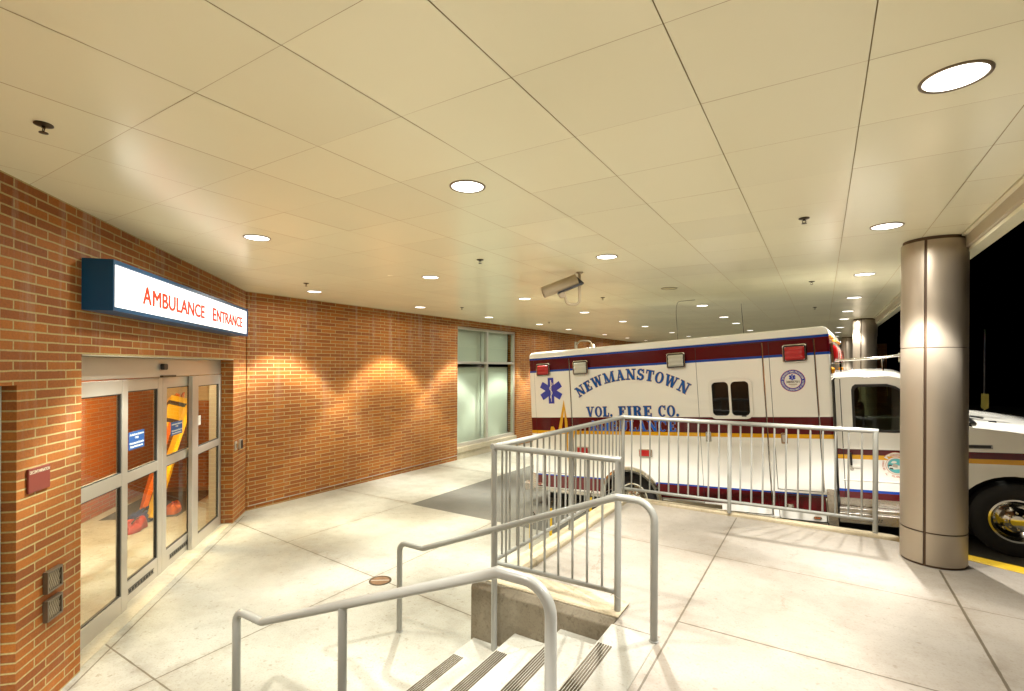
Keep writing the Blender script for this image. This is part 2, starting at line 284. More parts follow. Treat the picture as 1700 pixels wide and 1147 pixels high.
# ------------------------------------------------------------------ mesh helpers
class Fr:
    def __init__(s, o=(0, 0, 0), x=(1, 0, 0), y=(0, 1, 0), z=(0, 0, 1)):
        s.o, s.x, s.y, s.z = map(Vector, (o, x, y, z))
    def __call__(s, a, b, c): return s.o + s.x*a + s.y*b + s.z*c
ID = Fr()
class MB:
    def __init__(s, fr=ID): s.v = []; s.f = []; s.sm = []; s.fr = fr
    def add(s, vs, fs, smooth=False):
        n = len(s.v); s.v += [s.fr(*p) for p in vs]
        s.f += [tuple(i+n for i in f) for f in fs]; s.sm += [smooth]*len(fs); return s
    def box(s, x0, x1, y0, y1, z0, z1):
        return s.add([(x, y, z) for z in (z0, z1) for y in (y0, y1) for x in (x0, x1)],
                     [(0, 2, 3, 1), (4, 5, 7, 6), (0, 1, 5, 4), (2, 6, 7, 3), (0, 4, 6, 2), (1, 3, 7, 5)])
    def prism(s, poly, d0, d1, ax='y', smooth=False):
        """poly in the plane of the two other axes, extruded along ax"""
        m = {'y': lambda p, d: (p[0], d, p[1]), 'z': lambda p, d: (p[0], p[1], d), 'x': lambda p, d: (d, p[0], p[1])}[ax]
        n = len(poly)
        s.add([m(p, d0) for p in poly]+[m(p, d1) for p in poly], [tuple(range(n)), tuple(range(2*n-1, n-1, -1))])
        return s.add([m(p, d0) for p in poly]+[m(p, d1) for p in poly], [(i, (i+1) % n, n+(i+1) % n, n+i) for i in range(n)], smooth)
    def tube(s, pts, r, n=12, caps=True):
        P = [Vector(p) for p in pts]; rings = []
        t = (P[1]-P[0]).normalized(); a = t.orthogonal().normalized(); b = t.cross(a)
        for i, p in enumerate(P):
            if i == 0: tt = (P[1]-P[0]).normalized()
            elif i == len(P)-1: tt = (P[-1]-P[-2]).normalized()
            else: tt = ((P[i]-P[i-1]).normalized()+(P[i+1]-P[i]).normalized()).normalized()
            q = t.rotation_difference(tt); a = q @ a; b = q @ b; t = tt
            k = 1.0
            if 0 < i < len(P)-1:
                c = (P[i]-P[i-1]).normalized().dot(tt); k = 1/max(c, .5)
            rr = r[i] if isinstance(r, (list, tuple)) else r
            rings.append([tuple(p+(a*cos(2*pi*j/n)+b*sin(2*pi*j/n))*rr) for j in range(n)])
        vs = [v for rg in rings for v in rg]
        fs = [(i*n+j, i*n+(j+1) % n, (i+1)*n+(j+1) % n, (i+1)*n+j) for i in range(len(P)-1) for j in range(n)]
        k = len(s.v); s.add(vs, fs, True)
        if caps:
            m = len(P)-1
            s.add(rings[0], [tuple(range(n))[::-1]]); s.add(rings[m], [tuple(range(n))])
        return s
    def lathe(s, prof, n=32, c=(0, 0, 0), ax='z', smooth=True, close=True):
        def pt(r, z, a):
            u, v = r*cos(a), r*sin(a)
            q = {'z': (u, v, z), 'y': (u, z, v), 'x': (z, u, v)}[ax]
            return (q[0]+c[0], q[1]+c[1], q[2]+c[2])
        vs = [pt(r, z, 2*pi*j/n) for r, z in prof for j in range(n)]
        s.add(vs, [(i*n+j, i*n+(j+1) % n, (i+1)*n+(j+1) % n, (i+1)*n+j) for i in range(len(prof)-1) for j in range(n)], smooth)
        if close:
            for i in (0, len(prof)-1):
                if prof[i][0] > 1e-5: s.add([pt(prof[i][0], prof[i][1], 2*pi*j/n) for j in range(n)], [tuple(range(n))])
        return s
    def grid(s, fn, us, vs_, smooth=True):
        nu, nv = len(us), len(vs_)
        return s.add([fn(u, v) for u in us for v in vs_], [(i*nv+j, i*nv+j+1, (i+1)*nv+j+1, (i+1)*nv+j) for i in range(nu-1) for j in range(nv-1)], smooth)
    def build(s, name, mat, parent=None, bevel=0, seg=2, uv=None, weld=True, fix=True, angle=30):
        me = bpy.data.meshes.new(name); me.from_pydata([tuple(v) for v in s.v], [], s.f)
        for p, q in zip(me.polygons, s.sm): p.use_smooth = q
        if fix or weld:
            bm = bmesh.new(); bm.from_mesh(me)
            if weld: bmesh.ops.remove_doubles(bm, verts=bm.verts, dist=1e-5)
            if fix: bmesh.ops.recalc_face_normals(bm, faces=bm.faces)
            bm.to_mesh(me); bm.free()
        if any(s.sm): me.set_sharp_from_angle(angle=radians(42))
        mats = mat if isinstance(mat, (list, tuple)) else [mat]
        for m in mats: me.materials.append(M_[m] if isinstance(m, str) else m)
        if uv:   # box-projected metres in the frame uv (x along wall, y depth, z up)
            L = me.uv_layers.new(name='UVMap'); o = uv.o
            for p in me.polygons:
                nx, ny, nz = abs(p.normal.dot(uv.x)), abs(p.normal.dot(uv.y)), abs(p.normal.dot(uv.z))
                for li in p.loop_indices:
                    q = me.vertices[me.loops[li].vertex_index].co-o; a, b, c = q.dot(uv.x), q.dot(uv.y), q.dot(uv.z)
                    L.data[li].uv = (a, c) if ny >= max(nx, nz) else ((b+.11, c) if nx >= nz else (a, b))
        o = bpy.data.objects.new(name, me); C.objects.link(o)
        if parent is not None:
            o.parent = parent; o.matrix_parent_inverse = pinv(parent)
        if bevel:
            md = o.modifiers.new('Bevel', 'BEVEL'); md.width = bevel; md.segments = seg; md.limit_method = 'ANGLE'; md.angle_limit = radians(angle)
        return o
def pinv(p):
    m = Matrix.Identity(4); q = p
    while q is not None: m = q.matrix_basis.copy() if False else (q.matrix_parent_inverse @ q.matrix_basis) @ m; q = q.parent
    return m.inverted()
def tag(o, label, cat, group=None):
    o['label'] = label; o['category'] = cat
    if group: o['group'] = group
    return o
def thing(name, loc, label, cat, group=None):
    o = bpy.data.objects.new(name, None); C.objects.link(o); o.location = loc; o.empty_display_size = .1
    return tag(o, label, cat, group)
def struct(o): o['kind'] = 'structure'; return o
def fillet(pts, r, n=6):
    P = [Vector(p) for p in pts]; out = [P[0]]
    for i in range(1, len(P)-1):
        a = (P[i-1]-P[i]).normalized(); b = (P[i+1]-P[i]).normalized(); ang = a.angle(b)
        d = min(r/math.tan(ang/2), (P[i-1]-P[i]).length*.49, (P[i+1]-P[i]).length*.49)
        rr = d*math.tan(ang/2); c = P[i]+(a+b).normalized()*(rr/sin(ang/2))
        s, e = P[i]+a*d-c, P[i]+b*d-c; q = s.rotation_difference(e)
        for k in range(n+1):
            f = k/n; out.append(c+(Matrix.Rotation(q.angle*f, 3, q.axis) @ s))
    out.append(P[-1]); return [tuple(p) for p in out]
def rrect(x0, x1, y0, y1, r, n=5):
    out = []
    for cx, cy, a0 in ((x1-r, y1-r, 0), (x0+r, y1-r, 90), (x0+r, y0+r, 180), (x1-r, y0+r, 270)):
        for k in range(n+1):
            a = radians(a0+90*k/n); out.append((cx+r*cos(a), cy+r*sin(a)))
    return out
def curve_mesh(loops, depth, fr, off=0.0):
    """filled outline with holes -> (verts, faces) in world, depth along fr.y"""
    cu = bpy.data.curves.new('c', 'CURVE'); cu.dimensions = '2D'; cu.fill_mode = 'BOTH'; cu.extrude = depth/2; cu.offset = off
    for lp in loops:
        sp = cu.splines.new('POLY'); sp.points.add(len(lp)-1); sp.use_cyclic_u = True
        for p, q in zip(sp.points, lp): p.co = (q[0], q[1], 0, 1)
    return _eval(cu, depth, fr)
def _eval(cu, depth, fr, sx=1.0, sy=1.0, dx=0.0, dy=0.0, warp=None):
    o = bpy.data.objects.new('c', cu); C.objects.link(o); dg = bpy.context.evaluated_depsgraph_get(); dg.update()
    me = bpy.data.meshes.new_from_object(o.evaluated_get(dg)); bpy.data.objects.remove(o)
    vs = []
    for v in me.vertices:
        x, y = v.co.x*sx+dx, v.co.y*sy+dy
        if warp: x, y = warp(x, y)
        vs.append((x, v.co.z+depth/2, y))
    fs = [tuple(p.vertices) for p in me.polygons]; bpy.data.meshes.remove(me)
    return vs, fs
def text_geo(body, width=None, height=.1, x0=0, y0=0, depth=.002, bold=0.0, align='LEFT', warp=None, spacing=1.0):
    cu = bpy.data.curves.new('t', 'FONT'); cu.body = body; cu.size = 1.0; cu.extrude = .5; cu.offset = bold; cu.fill_mode = 'BOTH'; cu.resolution_u = 3; cu.space_character = spacing
    o = bpy.data.objects.new('t', cu); C.objects.link(o); dg = bpy.context.evaluated_depsgraph_get(); dg.update()
    me = bpy.data.meshes.new_from_object(o.evaluated_get(dg)); bpy.data.objects.remove(o)
    xs = [v.co.x for v in me.vertices]; sy = height/.73
    mn, mx = min(xs), max(xs); sx = (width/(mx-mn)) if width else sy
    wd = (mx-mn)*sx; ox = {'LEFT': 0, 'CENTER': -wd/2, 'RIGHT': -wd}[align]
    vs = []
    for v in me.vertices:
        x, y = (v.co.x-mn)*sx+ox+x0, v.co.y*sy+y0
        if warp: x, y = warp(x, y)
        vs.append((x, (v.co.z+.5)*depth, y))
    fs = [tuple(p.vertices) for p in me.polygons]; bpy.data.meshes.remove(me)
    return vs, fs
def text(name, mat, parent, fr, lines):
    mb = MB(fr)
    for a in lines: mb.add(*text_geo(**a))
    return mb.build(name, mat, parent, weld=False, fix=False)

# ------------------------------------------------------------------ setting: ground, floors
WB = Vector((-1.585, -1.585, 0)); WT = Vector((-1, 1, 0)).normalized(); WN = Vector((1, 1, 0)).normalized()
EW = Fr(WB, WT, WN, (0, 0, 1))            # entrance wall: s along, d outward, z
LX = -7.52                                # face of the long brick wall
LW = Fr((LX, 0, 0), (0, 1, 0), (1, 0, 0), (0, 0, 1))
def zfloor(x, y): return -.555-.0078*max(0, min(y, 16)-3.5)
def zroad(x, y):
    t = max(0, x+2.9); r = .092*t if t < 4.2 else .3864+(t-4.2)*.02
    return zfloor(x, y)-.004+min(r, .46)-.0*(y)
struct(MB().box(-300, 300, -300, 300, -1.6, -1.5).build('ground', 'night'))
mb = MB()
xs = [-9.5, -7.5, -6.5, -5.7]; ys = [-5, 0, 3.5, 6.05, 8, 10, 13, 16, 22, 34]
mb.grid(lambda x, y: (x, y, zfloor(x, y)), xs, ys, False)
mb.grid(lambda x, y: (x, y, zfloor(x, y)), [-5.7, -4, -2.2, -1.0], [-5, 0, 3.5, 6.05], False)
struct(mb.build('plaza', 'plaza'))
mb = MB(); mb.grid(lambda x, y: (x, y, zroad(x, y)), [-5.7, -4.3, -2.9, -2.2, -1, .2, 1.3, 2.5, 6, 14, 40], [6.05, 8, 10, 13, 16, 22, 34], False)
mb.grid(lambda x, y: (x, y, zroad(x, y)), [1.3, 2.5, 6, 14, 40], [-30, 0, 3, 6.05], False)
struct(mb.build('asphalt_drive', 'asphalt'))
# raised platform (notched for the steps)
poly = [(-1.175, -6), (6, -6), (6, 4.05), (2.4, 5.42), (1.42, 5.73), (1.0, 5.92), (.62, 6.13), (-2.06, 6.13), (-2.06, 3.46), (-1.16, 3.46), (-1.16, 3.152), (-.861, 3.152), (-.861, 1.35), (-1.175, 1.35)]
struct(MB().prism(poly, -1.2, 0, 'z').build('platform', 'platform', bevel=.006))
kb = struct(MB().prism([(-2.26, 3.46), (-2.06, 3.46), (-2.06, 6.13), (.58, 6.13), (.66, 6.19), (.60, 6.24), (-2.26, 6.24)], -1.2, .034, 'z').build('platform_kerb', 'kerb', bevel=.014))
ypts = [(.66, 6.20, 6.14), (1.0, 6.10, 5.925), (1.42, 5.935, 5.735), (2.4, 5.62, 5.425), (6, 4.25, 4.055)]
yp = [(a, b) for a, b, c in ypts]+[(a, c) for a, b, c in reversed(ypts)]
struct(MB().prism(yp, -1.2, .004, 'z').build('yellow_kerb', 'yellow_paint', bevel=.012))

# ------------------------------------------------------------------ steps, curb wall
st = thing('concrete_steps', (-1.7, 2.3, -.56), 'four pale concrete steps with dark ribbed nosing strips down to the plaza', 'steps')
NX = [(-2.30, -.42), (-1.925, -.28), (-1.55, -.14), (-1.175, .0)]
for i, (x, z) in enumerate(NX):
    x1 = NX[i+1][0] if i < 3 else -.86
    s_ = MB().box(x, x1, 1.5, 3.15, -.62, z).build('step', 'step', st, bevel=.008)
    nb = MB()
    for k in range(6): nb.box(x+.014+k*.0158, x+.0235+k*.0158, 1.55, 2.885, z-.002, z+.003)
    nb.build('nosing_strip', 'bronze', s_)
cw = MB()
cw.prism([(3.15, -.62), (3.15, -.03), (3.19, .016), (3.46, .02), (3.459, -.62)], -2.33, -1.161, 'x')
tag(cw.build('curb_wall', 'curbwall', bevel=.008), 'weathered brown concrete curb wall beside the far end of the steps', 'curb wall')
MB().prism([(3.200, .0175), (3.458, .0215), (3.458, .030), (3.202, .026)], -2.32, -1.150, 'x').build('coping', 'kerb', C.objects['curb_wall'], bevel=.003)
cw2 = MB(); cw2.box(-2.33, -1.178, 1.353, 1.497, -.62, .0)
tag(cw2.build('curb_wall', 'curbwall', bevel=.008), 'low concrete curb wall at the near end of the steps, at the edge of the photo', 'curb wall')

# ------------------------------------------------------------------ brick walls
e = 2.9
pw = [(-4, -.75), (2.42, -.75), (2.42, 1.565), (3.63, 1.565), (3.63, -.75), (4.27, -.75), (4.27, 1.767), (7.77, 1.767), (7.77, -.75), (8.393, -.75), (8.393, e), (-4, e)]
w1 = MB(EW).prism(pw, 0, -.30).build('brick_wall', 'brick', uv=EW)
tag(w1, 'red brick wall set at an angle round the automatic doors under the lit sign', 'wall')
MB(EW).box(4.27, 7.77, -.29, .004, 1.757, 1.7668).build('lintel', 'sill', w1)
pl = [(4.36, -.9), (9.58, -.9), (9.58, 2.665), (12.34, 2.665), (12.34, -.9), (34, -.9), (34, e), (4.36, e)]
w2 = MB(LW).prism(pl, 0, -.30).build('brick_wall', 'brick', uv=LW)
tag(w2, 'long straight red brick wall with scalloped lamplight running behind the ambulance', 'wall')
MB(LW).box(4.38, 9.575, -.002, .012, -.497, -.487).build('base_flashing', 'alu', w2)
# inner masses so nothing is seen through or lit from behind
tag(MB().box(-7.9, 3, 33.9, 34.3, -1, 3).build('brick_wall', 'brick', uv=Fr((0, 34, 0), (1, 0, 0), (0, -1, 0), (0, 0, 1))), 'far brick end wall closing the canopy beyond the ambulance', 'wall')

# ------------------------------------------------------------------ ceiling
X0, Y0, SX, SY = -2.202, .4664, .5855, .5877
mb = MB(); g = .0020
for ix in range(-11, 6):
    for iy in range(-12, 57):
        xa, xb = X0+ix*SX+g, min(X0+(ix+1)*SX-g, .985); ya, yb = Y0+iy*SY+g*.55, Y0+(iy+1)*SY-g*.55
        if xb-xa < .02: continue
        t = [random.uniform(-.0006, .0006) for _ in range(4)]; bow = random.uniform(-.0010, .0003)
        xm, ym = (xa+xb)/2, (ya+yb)/2
        us = [xa, xm, xb]; vs_ = [ya, ym, yb]
        def fz(x, y, t=t, bow=bow, xa=xa, xb=xb, ya=ya, yb=yb):
            u, v = (x-xa)/(xb-xa), (y-ya)/(yb-ya)
            return (x, y, CEIL+t[0]*(1-u)*(1-v)+t[1]*u*(1-v)+t[2]*(1-u)*v+t[3]*u*v+bow*16*u*(1-u)*v*(1-v)*.6)
        mb.grid(fz, us, vs_, True)
ce = struct(mb.build('ceiling', 'tile', weld=False, fix=False))
gp = MB().box(-9, .985, -7, 34.2, CEIL+.011, CEIL+.25).build('ceiling_backing', 'tile_gap', ce)
fa = thing('canopy_fascia', (1.0, 12, CEIL), 'cream metal fascia along the open outer edge of the canopy', 'fascia')
MB().box(.99, 1.02, -7, 34.2, CEIL-.012, CEIL+.3).build('soffit_trim', 'tile', fa)
MB().box(1.02, 1.045, -7, 34.2, CEIL-.105, CEIL+.4).build('drop_panel', 'fascia', fa)
MB().box(1.045, 1.14, -7, 34.2, CEIL-.135, CEIL-.108).build('lip', 'tile', fa)
MB().box(1.045, 1.14, -7, 34.2, CEIL-.107, CEIL+.4).build('outer_face', 'fascia', fa)
tag(MB().box(1.05, 1.09, 14.30, 14.62, 2.42, 2.70).build('hanging_blade_sign', 'white_plastic', bevel=.004), 'small white blade hanging from the canopy edge beside the second column', 'sign')

# ------------------------------------------------------------------ downlights
LIT = [(.43, .12), (-1.89, .12), (.43, 2.53), (.43, 4.92), (.43, 7.33), (.43, 9.70), (.43, 12.0), (.43, 13.9), (.43, 16.8), (.43, 19.2), (-1.89, 2.50), (-1.88, 4.85), (-1.88, 9.63), (-1.89, 12.10), (-1.89, 13.97), (-1.89, 16.9), (-1.89, 19.2), (.43, 21.5), (-1.89, 21.5), (-4.22, 21.5),  # lamps ending this line are unseen, added to brighten the far ceiling
       (-4.25, 2.55), (-4.24, 4.84), (-4.23, 7.19), (-4.23, 9.66), (-4.25, 12.08), (-4.24, 13.9), (-4.24, 16.85), (-4.22, 19.22), (-6.62, 4.89), (-6.61, 7.25), (-6.58, 9.55), (-6.5, 11.84), (-6.6, 13.88), (-6.59, 16.83), (-6.58, 19.25), (-6.51, 21.45)]
ROWN = {.43: 'along the outer canopy edge', -1.89: 'over the steps and ambulance', -4.24: 'over the middle of the plaza', -6.6: 'along the long brick wall'}
ORD = ['first', 'second', 'third', 'fourth', 'fifth', 'sixth', 'seventh', 'eighth', 'ninth']
def row_of(x): return min(ROWN, key=lambda k: abs(k-x))
proto = {}
def make_lamp(on):
    r = bpy.data.objects.new('downlight', None); C.objects.link(r)
    lp = [(.098, -.0015), (.101, -.006), (.107, -.0075), (.112, -.005), (.113, .004), (.098, .004)]
    t = MB().lathe(lp, 40, close=False).build('trim_ring', 'trim', r)
    l = MB().lathe([(0, -.0055), (.05, -.005), (.0985, -.003), (.0985, .006), (0, .006)], 36, close=False).build('lens', 'lens' if on else 'lens_off', r)
    return r, [t, l]
for on in (True, False): proto[on] = [make_lamp(on), False]
beams = []
for tint in ((1.0, .965, .91), (.97, 1.0, .90), (1.0, .90, .68)):     # the tubes differ a little in colour
    sp = bpy.data.lights.new('downlight_beam', 'SPOT'); sp.energy = LAMP_W; sp.color = tint; beams.append(sp)
    sp.spot_size = radians(168); sp.spot_blend = .05; sp.shadow_soft_size = .05
    # reflector cut-off: strength against the angle from straight down, with the bright rim such fittings throw
    sp.use_nodes = True; nt = sp.node_tree.nodes; lk = sp.node_tree.links; em = nt['Emission']
    tc = nt.new('ShaderNodeTexCoord'); sx = nt.new('ShaderNodeSeparateXYZ'); lk.new(tc.outputs['Normal'], sx.inputs[0])
    ab_ = nt.new('ShaderNodeMath'); ab_.operation = 'ABSOLUTE'; lk.new(sx.outputs[2], ab_.inputs[0])
    ac = nt.new('ShaderNodeMath'); ac.operation = 'ARCCOSINE'; lk.new(ab_.outputs[0], ac.inputs[0])
    mr = nt.new('ShaderNodeMapRange'); mr.inputs[1].default_value = 0; mr.inputs[2].default_value = radians(90); lk.new(ac.outputs[0], mr.inputs[0])
    cr = nt.new('ShaderNodeValToRGB'); cr.color_ramp.interpolation = 'EASE'; lk.new(mr.outputs[0], cr.inputs[0])
    st_ = [(0, .25), (18, .24), (26, .26), (32, .48), (36.5, .92), (40, 1.0), (42.5, .42), (45.5, .11), (50, .056), (70, .044), (90, 0)]
    el = cr.color_ramp.elements; el[0].position = 0; el[0].color = (st_[0][1],)*3+(1,); el[1].position = 1; el[1].color = (0, 0, 0, 1)
    for dg_, v_ in st_[1:-1]:
        q_ = el.new(dg_/90); q_.color = (v_, v_, v_, 1)
    ms = nt.new('ShaderNodeMath'); ms.operation = 'MULTIPLY'; ms.inputs[1].default_value = 1.6; lk.new(cr.outputs[0], ms.inputs[0]); lk.new(ms.outputs[0], em.inputs['Strength'])
cnt = {}
for i, (x, y) in enumerate(LIT+[(-1.87, 7.265)]):
    on = i < len(LIT); (root, kids), used = proto[on]
    k = row_of(x)
    if not used: r = root; proto[on][1] = True
    else:
        r = root.copy(); C.objects.link(r)
        for c in kids:
            c2 = c.copy(); C.objects.link(c2); c2.parent = r
    r.location = (x, y, CEIL)
    if on:
        if y < 1: lab = 'downlight behind the camera, out of the picture, in the row ' + ROWN[k]
        else:
            cnt[k] = cnt.get(k, 0)+1
            lab = 'lit downlight, %s from the camera in the row %s' % (ORD[cnt[k]-1], ROWN[k])
        lo = bpy.data.objects.new('beam', beams[{.43: 0, -1.89: 0, -4.24: 1, -6.6: (0, 2, 0, 1)[i % 4]}[k]]); C.objects.link(lo); lo.parent = r; lo.location = (0, 0, -.03)
    else: lab = 'unlit yellowish recessed downlight just behind the hanging security camera'
    tag(r, lab, 'downlight', 'recessed downlights in the canopy ceiling')

# ------------------------------------------------------------------ sprinklers
SPR = [(-3.10, .82, 'nearest, over the left brick wall'), (-6.04, 4.33, 'above the corner where the two brick walls meet'), (-3.08, 4.30, 'in the open middle of the ceiling'), (-5.92, 7.67, 'near the long brick wall, short of the window'),
       (-.12, 4.34, 'near the outer edge, before the big column'), (-5.95, 11.35, 'near the long brick wall, by the window'), (-.12, 7.6, 'flush above the front of the ambulance'), (-3.05, 7.7, 'behind the hanging security camera'), (-.12, 10.9, 'far off above the ambulance cab')]
spk = None
for x, y, d in SPR:
    if spk is None:
        r = bpy.data.objects.new('sprinkler', None); C.objects.link(r)
        a = MB().lathe([(0, -.001), (.036, -.001), (.037, -.006), (.024, -.011), (0, -.011)], 24, close=False).build('escutcheon', 'bronze', r)
        hb = MB().tube([(0, 0, -.01), (0, 0, -.020)], .008, 10); hb.tube([(.010, 0, -.018), (.012, 0, -.030), (0, 0, -.040)], .0025, 6); hb.tube([(-.010, 0, -.018), (-.012, 0, -.030), (0, 0, -.040)], .0025, 6)
        hb.lathe([(0, -.039), (.017, -.040), (.018, -.043), (0, -.044)], 16, close=False)
        b = hb.build('sprinkler_head', 'bronze', r); spk = (r, [a, b])
    else:
        r = spk[0].copy(); C.objects.link(r)
        for c in spk[1]: c2 = c.copy(); C.objects.link(c2); c2.parent = r
    r.location = (x, y, CEIL); tag(r, 'small bronze fire sprinkler in the ceiling ' + d, 'sprinkler', 'fire sprinklers in the canopy ceiling')

# ------------------------------------------------------------------ columns
def column(x, y, label, zb=0.0):
    t = thing('column', (x, y, zb), label, 'column', 'round metal clad columns along the canopy edge'); R = .232
    def ring(z0, z1, name, r=R):
        m = MB(); a0 = radians(-112); n = 26
        for h in range(2):     # two half shells with an open seam each side
            aa = [a0+h*pi+radians(2.6)+(pi-radians(5.2))*k/n for k in range(n+1)]
            m.grid(lambda a, z: (x+r*cos(a), y+r*sin(a), z), aa, [z0, z1])
            m.grid(lambda a, q: (x+(r-q)*cos(a), y+(r-q)*sin(a), z1), aa, [0, .03], False)
            m.grid(lambda a, q: (x+(r-q)*cos(a), y+(r-q)*sin(a), z0), aa, [0, .03], False)
            for a in (aa[0], aa[-1]): m.grid(lambda q, z: (x+(r-q)*cos(a), y+(r-q)*sin(a), z), [0, .03], [z0, z1], False)
        return m.build(name, 'col', t)
    ring(zb+.02, zb+.285, 'base_cladding'); ring(zb+.297, 1.868, 'lower_cladding'); ring(1.874, CEIL-.03, 'upper_cladding')
    MB().lathe([(R-.012, zb), (R-.012, CEIL)], 40, (x, y, 0)).build('core', 'col_dark', t)
    return t
column(.835, 5.70, 'big round bronze metal column standing on the platform in front of the ambulance cab')
column(.84, 14.15, 'second round metal column seen above the ambulance cab roof', -.25)
column(.84, 22.6, 'third and farthest round metal column, mostly hidden behind the second', -.25)

# ------------------------------------------------------------------ automatic doors
dr = thing('automatic_door', tuple(EW(6.0, -.15, -.555)), 'four panel aluminium automatic sliding doors with blue notices, set in the angled brick wall', 'door')
ZB = -.552
MB(EW).box(4.28, 7.765, -.30, -.165, 1.562, 1.755).build('header', 'alu', dr, bevel=.004)
hd = MB(EW).box(4.28, 7.765, -.164, -.158, 1.568, 1.750).build('header_cover', 'alu', dr)
sn = MB(EW); sn.prism(rrect(5.90, 6.00, 1.635, 1.70, .02), -.157, -.118, 'y'); sn.build('motion_sensor', 'black', dr, bevel=.008)
MB(EW).box(5.90, 6.22, -.157, -.125, 1.556, 1.578).build('presence_sensor_bar', 'bronze', dr, bevel=.004)
MB(EW).box(4.275, 7.767, -.31, -.02, -.60, -.549).build('threshold', 'sill', dr, bevel=.004)
def panel(name, s0, s1, d0, d1, z1, stl, str_, top, mid0, mid1, bot, pulls=False):
    m = MB(EW)
    m.box(s0, s0+stl, d0, d1, ZB, z1); m.box(s1-str_, s1, d0, d1, ZB, z1)
    e = .0015
    m.box(s0+stl, s1-str_, d0+e, d1-e, z1-top, z1); m.box(s0+stl, s1-str_, d0+e, d1-e, mid0, mid1); m.box(s0+stl, s1-str_, d0+e, d1-e, ZB, ZB+bot)
    p = m.build(name, 'alu', dr, bevel=.004)
    gk = MB(EW); dm = (d0+d1)/2
    for a, b in ((ZB+bot, mid0), (mid1, z1-top)):
        for q in ((s0+stl, s0+stl+.012, a, b), (s1-str_-.012, s1-str_, a, b), (s0+stl+.012, s1-str_-.012, a, a+.010), (s0+stl+.012, s1-str_-.012, b-.010, b)): gk.box(q[0], q[1], dm-.012, dm+.012, q[2], q[3])
    gk.build('gasket', 'alu_dark', p)
    for a, b in ((ZB+bot, mid0), (mid1, z1-top)):
        MB(EW).box(s0+stl+.004, s1-str_-.004, dm-.003, dm+.003, a+.004, b-.004).build('pane', 'glass', p)
    return p
panel('fixed_panel', 4.28, 5.255, -.195, -.150, 1.553, .05, .10, .125, .60, .715, .16)
p2 = panel('sliding_panel', 5.262, 6.085, -.250, -.205, 1.553, .055, .10, .115, .575, .675, .20)
p3 = panel('sliding_panel', 6.090, 6.90, -.250, -.205, 1.553, .10, .055, .115, .575, .675, .20)
panel('fixed_panel', 6.745, 7.748, -.195, -.150, 1.553, .185, .07, .125, .575, .665, .13)
MB(EW).box(7.749, 7.766, -.30, -.152, ZB, 1.56).build('jamb', 'alu', dr)
MB(EW).box(4.272, 4.279, -.30, -.152, ZB, 1.56).build('jamb', 'alu', dr)
# ventilation pulls low on the sliding panels
for p_, a, b in ((p2, 5.40, 5.90), (p3, 6.28, 6.76)):
    m = MB(EW)
    for k in range(9):
        q = a+(b-a)*k/9
        m.box(q, q+(b-a)/9-.016, -.2045, -.2025, ZB+.085, ZB+.112)
    m.box(a-.012, b, -.2045, -.2025, ZB+.118, ZB+.124); m.box(a-.012, b, -.2045, -.2025, ZB+.075, ZB+.080)
    m.build('slot_vent', 'black', p_)
def notice(p_, s0, s1, z0, z1):
    n = MB(EW).box(s0, s1, -.2215, -.2195, z0, z1).build('notice', 'sticker', p_)
    f = Fr(EW(s1, -.219, 0), -EW.x, EW.y, EW.z); f = Fr(EW(s0, -.2192, 0), EW.x, EW.y, EW.z)
    wd = s1-s0; h = z1-z0; L = []
    for t, yy, ww in (('Ambulance Entrance', .78, .90), ('Only', .60, .24), ('Unicamente Entrada', .30, .90), ('Para Ambulancia', .11, .80)):
        L.append(dict(body=t, width=wd*ww, height=h*.115, x0=wd/2, y0=z0+h*yy, depth=.0012, bold=.035, align='CENTER'))
    # seen from outside the lettering must read left to right along s
    text('notice_lettering', 'sticker_txt', n, f, L)
notice(p2, 5.42, 5.72, .872, 1.045); notice(p3, 6.33, 6.64, .885, 1.035)
MB(EW).box(6.965, 7.06, -.1705, -.1685, .93, 1.05).build('notice', 'white_sticker', dr)

# lit sign box
sg = thing('ambulance_sign', tuple(EW(5.98, .1, 2.28)), 'long lit box sign with red ambulance entrance lettering in a blue casing above the doors', 'sign')
cs = MB(EW); a, b, z0, z1, dd = 4.26, 7.70, 2.092, 2.472, .203
cs.box(a, b, .002, dd-.03, z0, z1); cs.box(a, a+.022, dd-.0299, dd, z0, z1); cs.box(b-.022, b, dd-.0299, dd, z0, z1); cs.box(a+.022, b-.022, dd-.0299, dd, z0, z0+.030); cs.box(a+.022, b-.022, dd-.0299, dd, z1-.030, z1)
cs.build('casing', 'sign_blue', sg)
MB(EW).box(a+.024, b-.024, dd-.028, dd-.012, z0+.032, z1-.032).build('lit_face', 'sign_face', sg)
fs = Fr(EW(0, dd-.0119, 0), EW.x, EW.y, EW.z)
for wd in ((('A', 4.73, 4.87, .152), ('MBULANCE', 4.90, 6.09, .140)), (('E', 6.35, 6.45, .152), ('NTRANCE', 6.48, 7.47, .140))):
    text('sign_lettering', 'sign_red', sg, fs, [dict(body=t, width=q1-q0, height=h, x0=q0+dx, y0=2.198+dz, depth=.003+.0004*kk) for t, q0, q1, h in wd for kk, (dx, dz) in enumerate(((0, 0), (.007, 0), (0, .006), (.007, .006)))])

